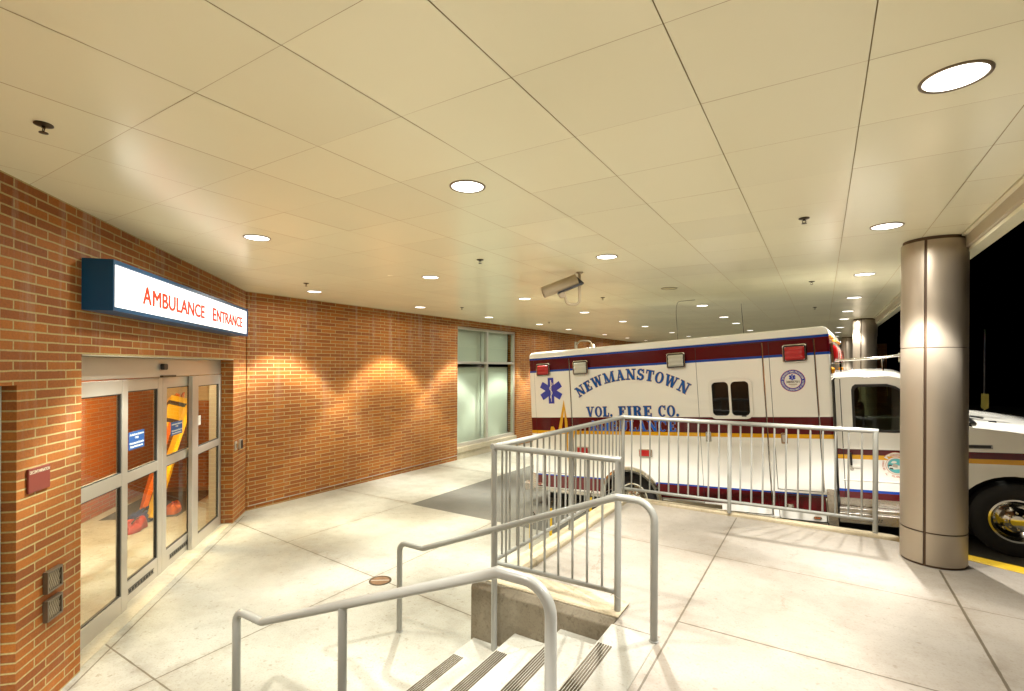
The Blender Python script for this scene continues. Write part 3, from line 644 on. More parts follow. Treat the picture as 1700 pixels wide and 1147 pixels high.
# plaque, vents, switches on the brick
pq = thing('decontamination_plaque', tuple(EW(3.81, 0, .95)), 'small maroon plaque with white decontamination lettering on the left brick pier', 'plaque')
MB(EW).box(3.712, 3.912, .001, .014, .882, 1.035).build('plate', 'plaque', pq, bevel=.003)
text('plaque_lettering', 'plaque_txt', pq, Fr(EW(0, .0142, 0), EW.x, EW.y, EW.z), [dict(body='DECONTAMINATION', width=.184, height=.021, x0=3.72, y0=1.0, depth=.001, bold=.01)])
def wall_vent(z0, z1, lab):
    t = thing('wall_vent', tuple(EW(3.94, 0, (z0+z1)/2)), lab, 'vent', 'louvred vents low on the left brick pier')
    fr = MB(EW); s0, s1 = 3.865, 4.020
    fr.box(s0, s1, .001, .030, z0, z0+.014); fr.box(s0, s1, .001, .030, z1-.014, z1); fr.box(s0, s0+.014, .001, .030, z0+.014, z1-.014); fr.box(s1-.014, s1, .001, .030, z0+.014, z1-.014)
    fr.build('frame', 'vent', t, bevel=.002)
    MB(EW).box(s0+.014, s1-.014, .001, .006, z0+.014, z1-.014).build('back_plate', 'black', t)
    lv = MB(EW); n = 6
    for k in range(-3, n+2):      # slanting bars, clipped to the frame
        p = []
        xa = s0+.014+(k/n)*(s1-s0-.028); sl = .055
        za, zb_ = z0+.014, z1-.014; xb = xa+sl
        lo_, hi = s0+.014, s1-.020
        if xa < lo_: za += (lo_-xa)/sl*(zb_-za); xa = lo_
        if xb > hi: zb_ = za+(hi-xa)/max(xb-xa, 1e-4)*(zb_-za); xb = hi
        if xa >= hi or xb <= lo_ or zb_-za < .01: continue
        lv.prism([(xa, za), (xa+.010, za), (xb+.010, zb_), (xb, zb_)], .006, .020, 'y')
    lv.build('louvre', 'louvre', t)
wall_vent(.185, .328, 'upper of two square brown louvred vents low on the left brick pier')
wall_vent(-.002, .138, 'lower of two square brown louvred vents low on the left brick pier')
sw = MB(EW); sw.box(7.835, 7.925, .001, .012, .462, .592)
o = thing('wall_switch', tuple(EW(7.88, 0, .52)), 'flat steel switch plate, left of the pair on the brick beside the doors', 'switch')
sw.build('plate', 'alu', o, bevel=.003); MB(EW).box(7.858, 7.902, .012, .020, .495, .558).build('button', 'chrome', o, bevel=.003)
o = thing('card_reader', tuple(EW(8.06, 0, .52)), 'raised dark card reader box, right of the pair on the brick beside the doors', 'reader')
MB(EW).box(8.010, 8.115, .001, .035, .455, .592).build('housing', 'alu', o, bevel=.004); MB(EW).box(8.018, 8.107, .0352, .039, .463, .584).build('face', 'black', o, bevel=.002)

# side door in its recess at the left edge
sd = thing('side_door', tuple(EW(3.0, -.2, -.555)), 'pale green painted door recessed in the brick at the left edge', 'door')
fr = MB(EW); fr.box(3.575, 3.628, -.29, -.075, -.553, 1.56); fr.box(2.422, 2.475, -.29, -.075, -.553, 1.56); fr.box(2.475, 3.575, -.29, -.076, 1.50, 1.56)
fr.build('frame', 'blind', sd, bevel=.003)
lf = MB(EW).box(2.48, 3.57, -.19, -.145, -.545, 1.495).build('leaf', 'blind', sd, bevel=.003)
MB(EW).tube([EW_ for EW_ in [(2.56, -.145, .42), (2.56, -.10, .42), (2.66, -.10, .42)]], .010, 8).build('handle', 'alu', lf)

# ------------------------------------------------------------------ big window in the long wall
wn = thing('window', (LX, 10.95, -.3), 'tall four pane window with silver frame and greenish glass in the long brick wall', 'window')
ya, yb, za, zt = 9.585, 12.335, -.315, 2.66
fr = MB(LW); d0, d1 = -.16, -.06; fw = .065
fr.box(ya, ya+fw, d0, d1, za, zt); fr.box(yb-fw, yb, d0, d1, za, zt); ym = 10.95
fr.box(ya+fw, yb-fw, d0+.002, d1-.002, zt-fw, zt); fr.box(ya+fw, yb-fw, d0+.002, d1-.002, za, za+fw+.02); fr.box(ym-fw/2, ym+fw/2, d0+.001, d1-.001, za+fw+.02, zt-fw)
fr.box(ya+fw, ym-fw/2, d0+.002, d1-.002, 1.735, 1.795); fr.box(ym+fw/2, yb-fw, d0+.002, d1-.002, 1.735, 1.795)
fo = fr.build('frame', 'alu', wn, bevel=.004)
for a_, b_ in ((ya+fw, ym-fw/2), (ym+fw/2, yb-fw)):
    for c_, d_ in ((za+fw+.02, 1.735), (1.795, zt-fw)):
        MB(LW).box(a_+.001, b_-.001, -.112, -.104, c_+.001, d_-.001).build('pane', 'winglass', fo)
MB(LW).box(ya-.004, yb+.004, -.29, .012, -.44, -.317).build('sill', 'sill', wn, bevel=.004)
MB(LW).box(ya+.002, yb-.002, -.29, -.012, -.9, -.441).build('base_panel', 'sill', wn)
# plain room behind the glass
rm = MB(LW)
rm.box(8.6, 13.4, -1.95, -1.9, -.7, 2.9)
tag(rm.build('room_wall', 'blind'), 'pale green room wall seen through the tall window', 'wall')
bl = thing('roller_blind', (LX-.28, 10.95, 1.9), 'pale roller blind hanging inside the tall window', 'blind')
for a_, b_, z_ in ((9.62, 10.93, 1.62), (10.97, 12.30, 1.62)):
    MB(LW).box(a_, b_, -.30, -.297, -.30, z_).build('shade', 'blind', bl)
    MB(LW).box(a_, b_, -.305, -.292, z_, z_+.035).build('rail', 'alu', bl, bevel=.004)
    MB(LW).box(a_, b_, -.30, -.297, 1.80, 2.66).build('shade', 'blind', bl)

# ------------------------------------------------------------------ security cameras
sc_ = thing('security_camera', (-2.48, 5.49, CEIL), 'beige tube security camera hanging from the ceiling on a hooked pipe', 'camera')
P = [(-2.47, 5.49, CEIL+.002), (-2.47, 5.49, 2.49), (-2.525, 5.455, 2.448), (-2.585, 5.42, 2.46), (-2.618, 5.40, 2.535)]
MB().tube(fillet([P[0], (-2.47, 5.49, 2.435), (-2.60, 5.408, 2.435), (-2.62, 5.396, 2.55)], .055, 8), .0155, 12).build('hooked_pipe', 'cambeige', sc_)
MB().lathe([(0, CEIL), (.042, CEIL), (.042, CEIL-.010), (.018, CEIL-.022), (0, CEIL-.022)], 24, (-2.47, 5.49, 0)).build('ceiling_flange', 'cambeige', sc_)
A_, B_ = Vector((-2.845, 5.26, 2.572)), Vector((-2.50, 5.475, 2.735))
ax = (B_-A_).normalized(); up = Vector((0, 0, 1)); sd_ = ax.cross(up).normalized(); up = sd_.cross(ax)
cf = Fr(A_, ax, sd_, up); Lc = (B_-A_).length
hb = MB(cf); pr = []
for k in range(29):
    pass
prof = [(0, .05), (.02, .0665), (Lc-.01, .0665), (Lc, .06)]
hb.grid(lambda x, a: (x, .068*cos(a), .068*sin(a)), [0, Lc*.5, Lc], [2*pi*k/28 for k in range(29)])
hb.grid(lambda r, a: (Lc, r*cos(a), r*sin(a)), [0, .068], [2*pi*k/28 for k in range(29)], False)
hb.grid(lambda r, a: (.0, r*cos(a), r*sin(a)), [.058, .068], [2*pi*k/28 for k in range(29)], False)
hb.grid(lambda x, a: (x, .058*cos(a), .058*sin(a)), [0, .03], [2*pi*k/28 for k in range(29)])
hb.build('housing', 'cambeige', sc_)
m = MB(cf); m.grid(lambda r, a: (.030, r*cos(a), r*sin(a)), [0, .058], [2*pi*k/28 for k in range(29)], False); m.build('front_window', 'camglass', sc_)
MB(cf).box(.165, Lc+.055, -.052, .052, -.083, -.064).build('cradle', 'black', sc_, bevel=.003)
MB(cf).prism([(Lc+.002, -.0639), (Lc+.055, -.0639), (Lc+.002, .03)], -.04, .04, 'y').build('rear_gusset', 'black', sc_)
j = MB(cf); j.lathe([(0, -.03), (.034, -.03), (.036, -.025), (.036, .025), (.034, .03), (0, .03)], 24, (.205, 0, -.112), 'y'); j.build('swivel', 'cambeige', sc_)
wc = thing('dome_camera', (LX, 16.4, 2.5), 'white dome camera on a curved arm high on the far brick wall', 'camera')
MB(LW).box(16.30, 16.52, .001, .02, 2.32, 2.56).build('wall_plate', 'white_plastic', wc, bevel=.005)
MB(LW).tube(fillet([(16.41, .02, 2.44), (16.45, .15, 2.60), (16.7, .42, 2.60), (16.75, .48, 2.46)], .12, 6), .026, 12).build('arm', 'white_plastic', wc)
dm = MB(); cx, cy = LX+.48, 16.76
dm.lathe([(0, 2.50), (.07, 2.49), (.105, 2.44), (.112, 2.34), (.112, 2.30), (0, 2.30)], 28, (cx, cy, 0), close=False); dm.build('housing', 'white_plastic', wc)
MB().lathe([(.10, 2.30), (.085, 2.24), (.045, 2.205), (0, 2.20)], 24, (cx, cy, 0), close=False).build('dome', 'black', wc)

# ------------------------------------------------------------------ guard rail
gr = thing('guardrail', (-1.2, 4.5, 0), 'grey steel guardrail with upright balusters round the raised platform', 'guardrail')
GP = [(-1.183, 3.285), (-2.195, 3.27), (-2.13, 6.08), (.46, 6.195)]; RT = 1.058
tp = [(x, y, RT) for x, y in GP]
for i in range(3):
    a, b = Vector(tp[i]), Vector(tp[i+1]); d = (b-a).normalized()
    e0 = .024 if i == 0 else .0; 
    MB().tube([a-d*(.023), b+d*.023], .0235, 16).build('top_rail', 'rail', gr)
    z = .150 if i == 0 else .160
    MB().tube([(a.x, a.y, z)+(d*.02)[:0] if False else tuple(Vector((a.x, a.y, z))+d*.02), tuple(Vector((b.x, b.y, z))-d*.02)], .0185, 12).build('bottom_rail', 'rail', gr)
    n = int(round((b-a).length/.1125)); mid = {0: -1, 1: n//2, 2: n//2}[i]
    for k in range(1, n):
        p = a.lerp(b, k/n)
        if k == mid: continue
        MB().tube([(p.x, p.y, z+.012), (p.x, p.y, RT-.018)], .0092, 8).build('baluster', 'rail', gr)
    if mid > 0:
        p = a.lerp(b, mid/n); MB().tube([(p.x, p.y, .034), (p.x, p.y, RT-.01)], .0225, 14).build('post', 'rail', gr)
for k, (x, y) in enumerate(GP): MB().tube([(x, y, 0 if k == 0 else (.02 if k == 1 else .034)), (x, y, RT-.004)], .0235, 16).build('post', 'rail', gr)
MB().tube([(-1.225, 3.262, .128), (-1.20, 3.248, .150), (-1.172, 3.258, .125), (-1.158, 3.285, .112), (-1.172, 3.312, .125), (-1.20, 3.318, .155), (-1.225, 3.30, .15)], .0022, 6).build('cable_tie', 'decal_grey', gr)

def handrail(y, label):
    t = thing('handrail', (-2, y, -.4), label, 'handrail', 'pipe handrails down the two sides of the steps')
    r = .0238
    up = [(-.877, y, .0), (-.877, y, .856), (-1.12, y, .856), (-2.765, y, .200), (-3.03, y, .200), (-3.03, y, zfloor(-3, y))]
    path = fillet(up[:3], .15, 9)[:-1]+fillet([(-1.0, y, .856), up[2], up[3], (-2.86, y, .2)], .05, 4)[1:-1]+fillet([(-2.80, y, .2), up[4], up[5]], .075, 7)[1:]
    MB().tube(path, r, 18).build('rail_pipe', 'rail', t)
    xm = -2.065; MB().tube([(xm, y, -.422), (xm, y, .200+(xm+2.765)*(.656/1.645)-.012)], .0225, 16).build('post', 'rail', t)
    for x, z in ((-.877, 0), (-3.03, zfloor(-3, y))):
        MB().lathe([(.0245, z+.002), (.031, z+.002), (.031, z+.005), (.0245, z+.008)], 20, (x, y, 0), close=False).build('foot_collar', 'rail', t)
handrail(1.70, 'near pipe handrail with a looped lower end, passing across the foreground')
handrail(3.085, 'far pipe handrail against the weathered curb wall of the steps')

# ------------------------------------------------------------------ yellow hooked posts, drain cover
hk = None
for i, (x, y, lab) in enumerate([(-2.96, 5.20, 'thin yellow post with a hooked top, nearest the steps'), (-2.99, 5.78, 'thin yellow post with a hooked top, second from the steps'),
                            (-2.83, 6.05, 'thin yellow post with a dark hook, third from the steps, before the bumper'), (-2.76, 6.55, 'thin yellow post with a hooked top, beside the ambulance flank')]):
    zf = zroad(x, y) if y > 6.05 else zfloor(x, y)
    if hk is None:
        r = bpy.data.objects.new('hooked_post', None); C.objects.link(r)
        a = MB().box(-.017, .017, -.006, .006, -.01, .42).build('post', 'yellow_paint', r, bevel=.002)
        b = MB().tube([(0, 0, .40), (0, 0, .46), (.012, 0, .50), (.032, 0, .51), (.046, 0, .49), (.040, 0, .465)], .007, 8).build('hook', 'bronze', r)
        hk = (r, [a, b])
    else:
        r = hk[0].copy(); C.objects.link(r)
        for c in hk[1]: c2 = c.copy(); C.objects.link(c2); c2.parent = r
    r.location = (x, y, zf); r.rotation_euler = (0, 0, [.5, .7, .2, .6][i]); tag(r, lab, 'post', 'yellow hooked posts beside the platform')
dc = thing('drain_cover', (-3.91, 3.70, -.556), 'round rusty drain cover set in the plaza where the joints cross', 'drain')
zc = zfloor(-3.9, 3.7)
MB().lathe([(.098, zc+.001), (.115, zc+.001), (.115, zc+.006), (.098, zc+.006)], 36, (-3.91, 3.70, 0), close=False).build('ring', 'bronze', dc)
M_['rust'] = pbr('rusty_iron', (.16, .085, .035), .75, var=.5, vscale=22, bump=.8, bscale=60)
MB().lathe([(0, zc+.004), (.097, zc+.004), (.097, zc+.001)], 36, (-3.91, 3.70, 0), close=False).build('plate', 'rust', dc)
MB(Fr((-3.91, 3.70, zc), (cos(.6), sin(.6), 0), (-sin(.6), cos(.6), 0), (0, 0, 1))).box(-.09, .09, -.006, .006, .0042, .007).build('slot_bar', 'decal_grey', dc)

# ------------------------------------------------------------------ vestibule behind the doors
struct(MB(EW).box(3.0, 12.5, -3.2, -.312, -.62, -.562).build('vestibule_floor', 'tan_floor'))
struct(MB(EW).box(3.0, 12.5, -3.2, -.301, 2.05, 2.1).build('vestibule_ceiling', 'cream'))
vb = MB(EW).box(2.9, 12.5, -2.2, -2.05, -.60, 2.06).build('brick_wall', 'brick_in', uv=EW); tag(vb, 'orange lit brick back wall seen through the automatic doors', 'wall')
ve = MB(EW).box(10.25, 10.4, -2.04, -.31, -.60, 1.02).build('brick_wall', 'brick_in', uv=Fr(EW(10.25, 0, 0), EW.y, EW.x, EW.z)); tag(ve, 'brick dado at the far end of the vestibule behind the yellow boards', 'wall')
tag(MB(EW).box(10.30, 10.4, -2.04, -.31, 1.021, 2.05).build('plaster_wall', 'cream'), 'cream plaster above the brick at the far end of the vestibule', 'wall')
tag(MB(EW).box(2.9, 3.0, -2.04, -.31, -.60, 2.05).build('plaster_wall', 'cream'), 'cream plaster wall at the near end of the vestibule, hidden by the brick pier', 'wall')
tag(MB(EW).box(8.45, 12.4, -.36, -.315, -.60, 2.05).build('brick_wall', 'brick_in', uv=EW), 'brick inner face of the vestibule beside the right door panel', 'wall')
tag(MB(EW).box(8.3, 9.9, -1.9, -.9, -.561, -.552).build('floor_mat', 'mat_dark', bevel=.004), 'dark floor mat under the leaning boards in the vestibule', 'mat')
vl = thing('ceiling_light', tuple(EW(7.2, -1.2, 2.045)), 'square lit ceiling light inside the vestibule', 'light')
M_['vest_lens'] = emit('vestibule_lamp_lens', (1, .76, .42), 125)
MB(EW).box(6.9, 7.5, -1.5, -.9, 2.036, 2.049).build('lens', 'vest_lens', vl); MB(EW).box(6.87, 7.53, -1.53, -.87, 2.041, 2.0495).build('frame', 'alu', vl)
def plank(name, label, s0, d0, z0, s1, d1, z1, wd, th, mat, slots=True, cat='backboard', grp=None):
    a, b = EW(s0, d0, z0), EW(s1, d1, z1); ax = (b-a); Ln = ax.length; ax.normalize()
    side = WN.cross(ax).normalized(); side = (WN-ax*WN.dot(ax)).normalized(); nn = ax.cross(side)
    side = WT*.85-WN*.45; side = (side-ax*side.dot(ax)).normalized(); nn = ax.cross(side)
    t = thing(name, tuple(a), label, cat, grp); f = Fr(a, ax, nn, side)
    ou = [(0, -wd*.30), (Ln*.12, -wd*.42), (Ln*.5, -wd*.5), (Ln*.88, -wd*.46), (Ln*.97, -wd*.32), (Ln, -wd*.15), (Ln, wd*.15), (Ln*.97, wd*.32), (Ln*.88, wd*.46), (Ln*.5, wd*.5), (Ln*.12, wd*.42), (0, wd*.30)]
    holes = []
    if slots:
        for k in range(5):
            for sg_ in (-1, 1):
                c = Ln*(.16+.17*k); holes.append(rrect(c-.055, c+.055, sg_*wd*.36-.016, sg_*wd*.36+.016, .014, 3))
    MB(f).add(*curve_mesh([ou]+holes, th, None)).build('board', mat, t, bevel=.004)
    return t, f, Ln
plank('spine_board', 'yellow plastic spine board with hand slots leaning in the vestibule', 8.15, -1.18, -.54, 9.18, -1.05, 1.02, .42, .05, 'board_yellow')
plank('spine_board', 'second yellow spine board, low and further back in the vestibule', 9.1, -1.45, -.54, 9.7, -1.5, .05, .42, .05, 'board_yellow')
t, f, Ln = plank('rescue_board', 'orange rescue board with a yellow strapped pack, leaning in the vestibule', 8.75, -1.5, -.54, 9.68, -1.40, 1.16, .40, .06, 'orange')
pk = MB(f); pk.box(Ln*.66, Ln*.95, -.12, .14, -.19, .19); pk.build('head_block', 'board_yellow', t, bevel=.02)
for k in (.70, .86): MB(f).box(Ln*k, Ln*k+.07, -.126, .146, -.196, .196).build('strap', 'strap', t, bevel=.004)
for sg_ in (-1, 1): MB(f).tube([(Ln*.95, -.06, sg_*.10), (Ln*1.02, -.05, sg_*.07), (Ln*1.03, -.05, 0)], .010, 8).build('top_bar', 'orange', t)
for i, (s, d, w_, lab, mt) in enumerate([(7.75, -1.20, .34, 'red kit bag on the vestibule floor', 'red'), (8.25, -1.30, .44, 'dark navy kit bag on the vestibule floor by the boards', 'navy'), (8.55, -1.05, .30, 'orange strap bag in a heap at the foot of the boards', 'orange')]):
    t = thing('kit_bag', tuple(EW(s, d, -.55)), lab, 'bag', 'kit bags on the vestibule floor')
    m = MB(EW); n = 18
    def lump(a, q, s=s, d=d, w_=w_, i=i):     # slumped soft bag: long, flat topped, creased
        c = max(cos(q), 0)**.35; k_ = 1+.10*sin(3*a+i)+.06*sin(7*a+2*i)+.05*sin(5*q+3*a)
        return (s+w_*.62*cos(a)*c*k_, d+w_*.34*sin(a)*c*k_, -.552+(.115+.03*sin(2*a+i)+.02*sin(6*a))*sin(q)**.6)
    m.grid(lump, [2*pi*k/28 for k in range(29)], [0, .12, .3, .55, .8, 1.05, 1.3, 1.45, 1.57])
    m.build('body', mt, t); MB(EW).tube([(s-.10, d, -.45), (s-.05, d+.03, -.40), (s+.05, d+.03, -.41), (s+.10, d, -.45)], .010, 6).build('handle', 'strap' if mt != 'orange' else 'red', t)

# ------------------------------------------------------------------ ambulance (own frame: x forward, y away from the camera, z up along its tilted body)
fw_ = Vector((.996, -.067, .0666)).normalized(); lf_ = Vector((-fw_.y, fw_.x, 0)).normalized(); upv = fw_.cross(lf_)
AM = bpy.data.objects.new('ambulance', None); C.objects.link(AM)
AM.matrix_basis = Matrix(((fw_.x, lf_.x, upv.x, .12), (fw_.y, lf_.y, upv.y, 6.80), (fw_.z, lf_.z, upv.z, 0), (0, 0, 0, 1)))
tag(AM, 'white fire company ambulance with maroon, gold and blue bands, parked beyond the guardrail', 'ambulance')
def ab(mb, name, mat, parent=AM, **kw):
    o = mb.build(name, mat, None, **kw); o.parent = parent; return o
AWD = 2.26
# module body with wheel arches
def arch(cu, cv, r, v, n=16):
    a0 = math.asin((v-cv)/r); return [(cu+r*cos(a), cv+r*sin(a)) for a in [pi-a0-(pi-2*a0)*k/n for k in range(n+1)]]
def arcc(cx, cy, r, a0, a1, n=5): return [(cx+r*cos(radians(a0+(a1-a0)*k/n)), cy+r*sin(radians(a0+(a1-a0)*k/n))) for k in range(n+1)]
RWU, RWV, RAR = -2.45, -.05, .415
ol = [(-4.11, .0)]+arch(RWU, RWV, RAR, 0.0)+[(-1.20, 0), (-1.20, -.10), (.036, -.10), (.052, .5), (.066, 1.2), (.078, 2.02)]+arcc(.010, 2.11, .07, 0, 90)+arcc(-4.01, 2.105, .075, 90, 180)+[(-4.098, 1.1)]
ab(MB().prism(ol, 0, AWD, 'y'), 'body', 'livery', bevel=.030, seg=4)
ab(MB().box(-4.0, -.02, .30, AWD-.30, -.22, -.0), 'chassis', 'amb_black')
ab(MB().box(RWU-.42, RWU+.42, .42, AWD-.42, -.35, .42), 'wheel_well', 'amb_black')
# roof cap lip and drip rail
ab(MB().box(-4.05, .03, -.010, .012, 2.083, 2.092), 'drip_rail', 'amb_white', bevel=.003)
# doors: slightly proud panels carrying the same bands, with a bright edge and a dark gap
def adoor(u0, u1, v0, v1, name='door', hinge='r', holes=()):
    d = ab(MB().add(*curve_mesh([rrect(u0, u1, v0, v1, .03, 4)]+list(holes), .009, None)), name, 'livery', bevel=.003)
    for o in (d,):
        for v in o.data.vertices: v.co.y = v.co.y-.0095
    g = MB(); wd = .007
    for a in ((u0-wd, u0-.001, v0-wd, v1+wd), (u1+.001, u1+wd, v0-wd, v1+wd), (u0-.001, u1+.001, v1+.001, v1+wd), (u0-.001, u1+.001, v0-wd, v0-.001)): g.box(a[0], a[1], -.0015, .004, a[2], a[3])
    ab(g, 'door_gap', 'amb_black', d)
    x = u1+.0085 if hinge == 'r' else u0-.0165
    ab(MB().box(x, x+.008, -.0065, .004, v0, v1), 'hinge_strip', 'chrome', d)
    return d
wl = rrect(-1.245, -.800, 1.145, 1.580, .055, 5)
d_rear = adoor(-3.985, -3.345, .255, 2.042)
d_side = adoor(-1.422, -.632, -.06, 2.040)
d_front = adoor(-.548, -.082, .262, 2.040)
d_low = adoor(-.548, -.070, -.085, .19)
def paddle(u, v, d, wd=.072, h=.13):
    m = MB(); m.prism(rrect(u-wd/2, u+wd/2, v-h/2, v+h/2, .012, 3), -.016, -.0095, 'y'); o = ab(m, 'handle', 'chrome', d, bevel=.003)
    m = MB(); m.prism(rrect(u-wd*.28, u+wd*.28, v-h*.36, v+h*.34, .008, 3), -.0215, -.0161, 'y'); ab(m, 'paddle', 'alu', o, bevel=.003)
paddle(-1.322, .872, d_side); paddle(-.445, .872, d_front); paddle(-3.90, .835, d_rear, .06, .07); paddle(-.43, .06, d_low, .075, .06)
# side window
wf = ab(MB().add(*curve_mesh([rrect(-1.285, -.762, 1.105, 1.618, .085, 6), rrect(-1.243, -1.040, 1.147, 1.578, .052, 5), rrect(-1.012, -.802, 1.147, 1.578, .052, 5)], .016, None)), 'window', 'amb_white', d_side, bevel=.004)
for v in wf.data.vertices: v.co.y -= .0255
ab(MB().box(-1.26, -.785, -.0175, -.0135, 1.13, 1.595), 'pane', 'tintglass', wf)
ab(MB().box(-.90, -.845, -.034, -.0175, 1.135, 1.150), 'latch', 'black', wf)
# scene and warning lights
def wlight(u0, u1, v0, v1, lens, name='warning_light'):
    m = MB(); m.prism(rrect(u0, u1, v0, v1, .028, 4), -.048, -.0005, 'y'); o = ab(m, name, 'chrome', AM, bevel=.010, seg=3)
    g = MB(); g.prism(rrect(u0+.012, u1-.012, v0+.012, v1-.012, .022, 4), -.0494, -.0482, 'y'); ab(g, 'gasket', 'black', o)
    q = MB(); cu, cv, hu, hv = (u0+u1)/2, (v0+v1)/2, (u1-u0)/2-.026, (v1-v0)/2-.026
    us = [-1+2*k/12 for k in range(13)]
    q.grid(lambda a, b: (cu+hu*a, -.0496-.022*(1-abs(a)**6)*(1-abs(b)**6)-.004*cos(b*9), cv+hv*b), us, us)
    ab(q, 'lens', lens, o, weld=False)
    s = MB()
    for a in (-1, 1):
        for b in (-1, 1): s.lathe([(0, -.053), (.006, -.052), (.008, -.047)], 10, (cu+a*(hu-.008), 0, cv+b*(hv-.008)), 'y', close=False)
    ab(s, 'screw', 'decal_grey', o)
wlight(-3.925, -3.668, 1.785, 1.990, 'red_lens'); wlight(-3.258, -2.998, 1.772, 1.992, 'clear_lens', 'scene_light'); wlight(-1.806, -1.551, 1.786, 1.998, 'clear_lens', 'scene_light'); wlight(-.402, -.143, 1.776, 1.992, 'red_lens')
def marker(u0, u1, v0, v1, lens):
    m = MB(); m.prism(rrect(u0, u1, v0, v1, .015, 3), -.020, -.0005, 'y'); o = ab(m, 'marker_light', 'chrome', AM, bevel=.004)
    m = MB(); m.prism(rrect(u0+.014, u1-.022, v0+.014, v1-.014, .010, 3), -.030, -.0201, 'y'); ab(m, 'lens', lens, o, bevel=.006)
marker(-2.284, -2.089, .571, .681, 'red_lens'); marker(-3.275, -3.068, .575, .685, 'red_lens'); marker(-.20, -.115, -.058, -.026, 'orange_lens'); marker(-4.02, -3.93, .045, .085, 'red_lens')
# front bulkhead lights over the cab
fb = ab(MB().box(.080, .108, .10, AWD-.10, 1.74, 1.985), 'light_bar', 'chrome', AM, bevel=.006)
for k in range(9):
    y = .13+k*.225; mt = ['red_lens', 'red_lens', 'clear_lens', 'red_lens', 'clear_lens', 'red_lens', 'clear_lens', 'red_lens', 'red_lens'][k]
    q = MB(); us = [-1+k2/5 for k2 in range(11)]
    q.grid(lambda a, b: (.1085+.03*(1-abs(a)**4)*(1-abs(b)**4), y+.10+.095*a, 1.862+.10*b), us, us); ab(q, 'lens', mt, fb, weld=False)
ab(MB().box(.078, .083, .03, AWD-.03, 1.62, 1.735), 'front_vent', 'chrome', AM)
for y, z in ((.05, 1.66), (AWD-.05, 1.66)):
    q = MB(); q.lathe([(0, .118), (.03, .11), (.045, .08)], 16, (0, y+.03, z), 'x', close=False); ab(q, 'turn_light', 'amber_lens', AM)
for y in (.06, .45, AWD/2, AWD-.45, AWD-.06):
    q = MB(); q.lathe([(0, .104), (.016, .10), (.024, .074)], 14, (0, y, 2.055), 'x', close=False); ab(q, 'clearance_light', 'amber_lens', AM)
# skirts, bumper, diamond plate
ab(MB().box(-4.10, -2.90, -.012, .02, -.055, .004), 'rub_rail', 'chrome', AM, bevel=.006); ab(MB().box(-2.0, -1.205, -.012, .02, -.055, .004), 'rub_rail', 'chrome', AM, bevel=.006)
ab(MB().box(-1.20, -.06, -.008, .02, -.135, -.101), 'kick_plate', 'diamond', AM)
ab(MB().box(-.050, .046, -.010, .10, -.14, .302), 'corner_guard', 'diamond', AM, bevel=.004)
ab(MB().box(-4.122, -4.05, -.008, .10, -.04, .235), 'corner_guard', 'diamond', AM, bevel=.004)
bp_ = ab(MB().box(-4.36, -4.12, .06, AWD-.06, -.075, .055), 'rear_bumper', 'diamond', AM, bevel=.012)
ab(MB().box(-4.385, -4.361, .08, .16, -.04, .03), 'bumper_pad', 'black', bp_)
# rear face: doors and lights
for y0, y1 in ((.38, AWD/2-.006), (AWD/2+.006, AWD-.38)):
    r_ = MB().box(-4.121, -4.112, y0, y1, .12, 1.92); ab(r_, 'rear_door', 'amb_white', AM, bevel=.004)
for y in (.10, AWD-.32):
    o = ab(MB().box(-4.15, -4.112, y, y+.22, 1.74, 1.95), 'warning_light', 'chrome', AM, bevel=.01); ab(MB().box(-4.165, -4.151, y+.02, y+.20, 1.76, 1.93), 'lens', 'red_lens', o, bevel=.006)
# wheels
def wheel(u, v, y0, wd, R, rim_r, dual=False):
    wh = bpy.data.objects.new('wheel', None); C.objects.link(wh); wh.parent = AM
    ty = [(rim_r, y0+.02), (rim_r+.03, y0+.004), (R-.05, y0), (R-.012, y0+.022), (R, y0+.06), (R, y0+wd-.06), (R-.012, y0+wd-.022), (rim_r, y0+wd)]
    o = MB().lathe(ty, 48, (u, 0, v), 'y', close=False).build('tyre', 'rubber', None); o.parent = wh
    rim = [(rim_r+.012, y0+.012), (rim_r+.010, y0-.004), (rim_r-.008, y0-.004), (rim_r-.018, y0+.02), (rim_r-.035, y0+.055), (rim_r*.62, y0+.07 if not dual else y0+.10), (rim_r*.54, y0+.035), (rim_r*.50, y0+.012), (rim_r*.30, y0+.004), (rim_r*.27, y0-.022), (0, y0-.026)]
    o = MB().lathe(rim, 48, (u, 0, v), 'y', close=False).build('rim', 'chrome', None); o.parent = wh
    h = MB()
    for k in range(8):
        a = 2*pi*k/8; h.lathe([(0, y0-.018), (.010, y0-.016), (.012, y0+.012)], 8, (u+rim_r*.40*cos(a), 0, v+rim_r*.40*sin(a)), 'y', close=False)
    o = h.build('lug_nut', 'chrome', None); o.parent = wh
    for k in range(4 if y0 < 1 else 0):
        a = 2*pi*k/4+.5; h = MB()
        h.lathe([(0, y0+.0655), (.026, y0+.0600)], 12, (u+rim_r*.73*cos(a), 0, v+rim_r*.73*sin(a)), 'y', close=False)
        o = h.build('hand_hole', 'black', None); o.parent = wh
wheel(RWU, -.045, .10, .24, .355, .205, True); wheel(RWU, -.045, AWD-.34, .24, .355, .205, True)
wheel(1.535, .073, .16, .24, .372, .205); wheel(1.535, .073, AWD-.40, .24, .372, .205)
# bright wheel opening trim
q = MB(); aa = [pi*k/24-.06+.12*k/24 for k in range(25)]
ow, iw = [(RWU+.475*cos(a), RWV+.475*sin(a)-0.0) for a in aa], [(RWU+.402*cos(a), RWV+.402*sin(a)) for a in aa]
prof = [(.475, -.003), (.470, -.030), (.435, -.045), (.405, -.034), (.400, .03)]
q.grid(lambda a, k: (RWU+prof[k][0]*cos(a), prof[k][1], RWV+prof[k][0]*sin(a)), aa, range(5)); ab(q, 'wheel_trim', 'chrome', AM, weld=False)
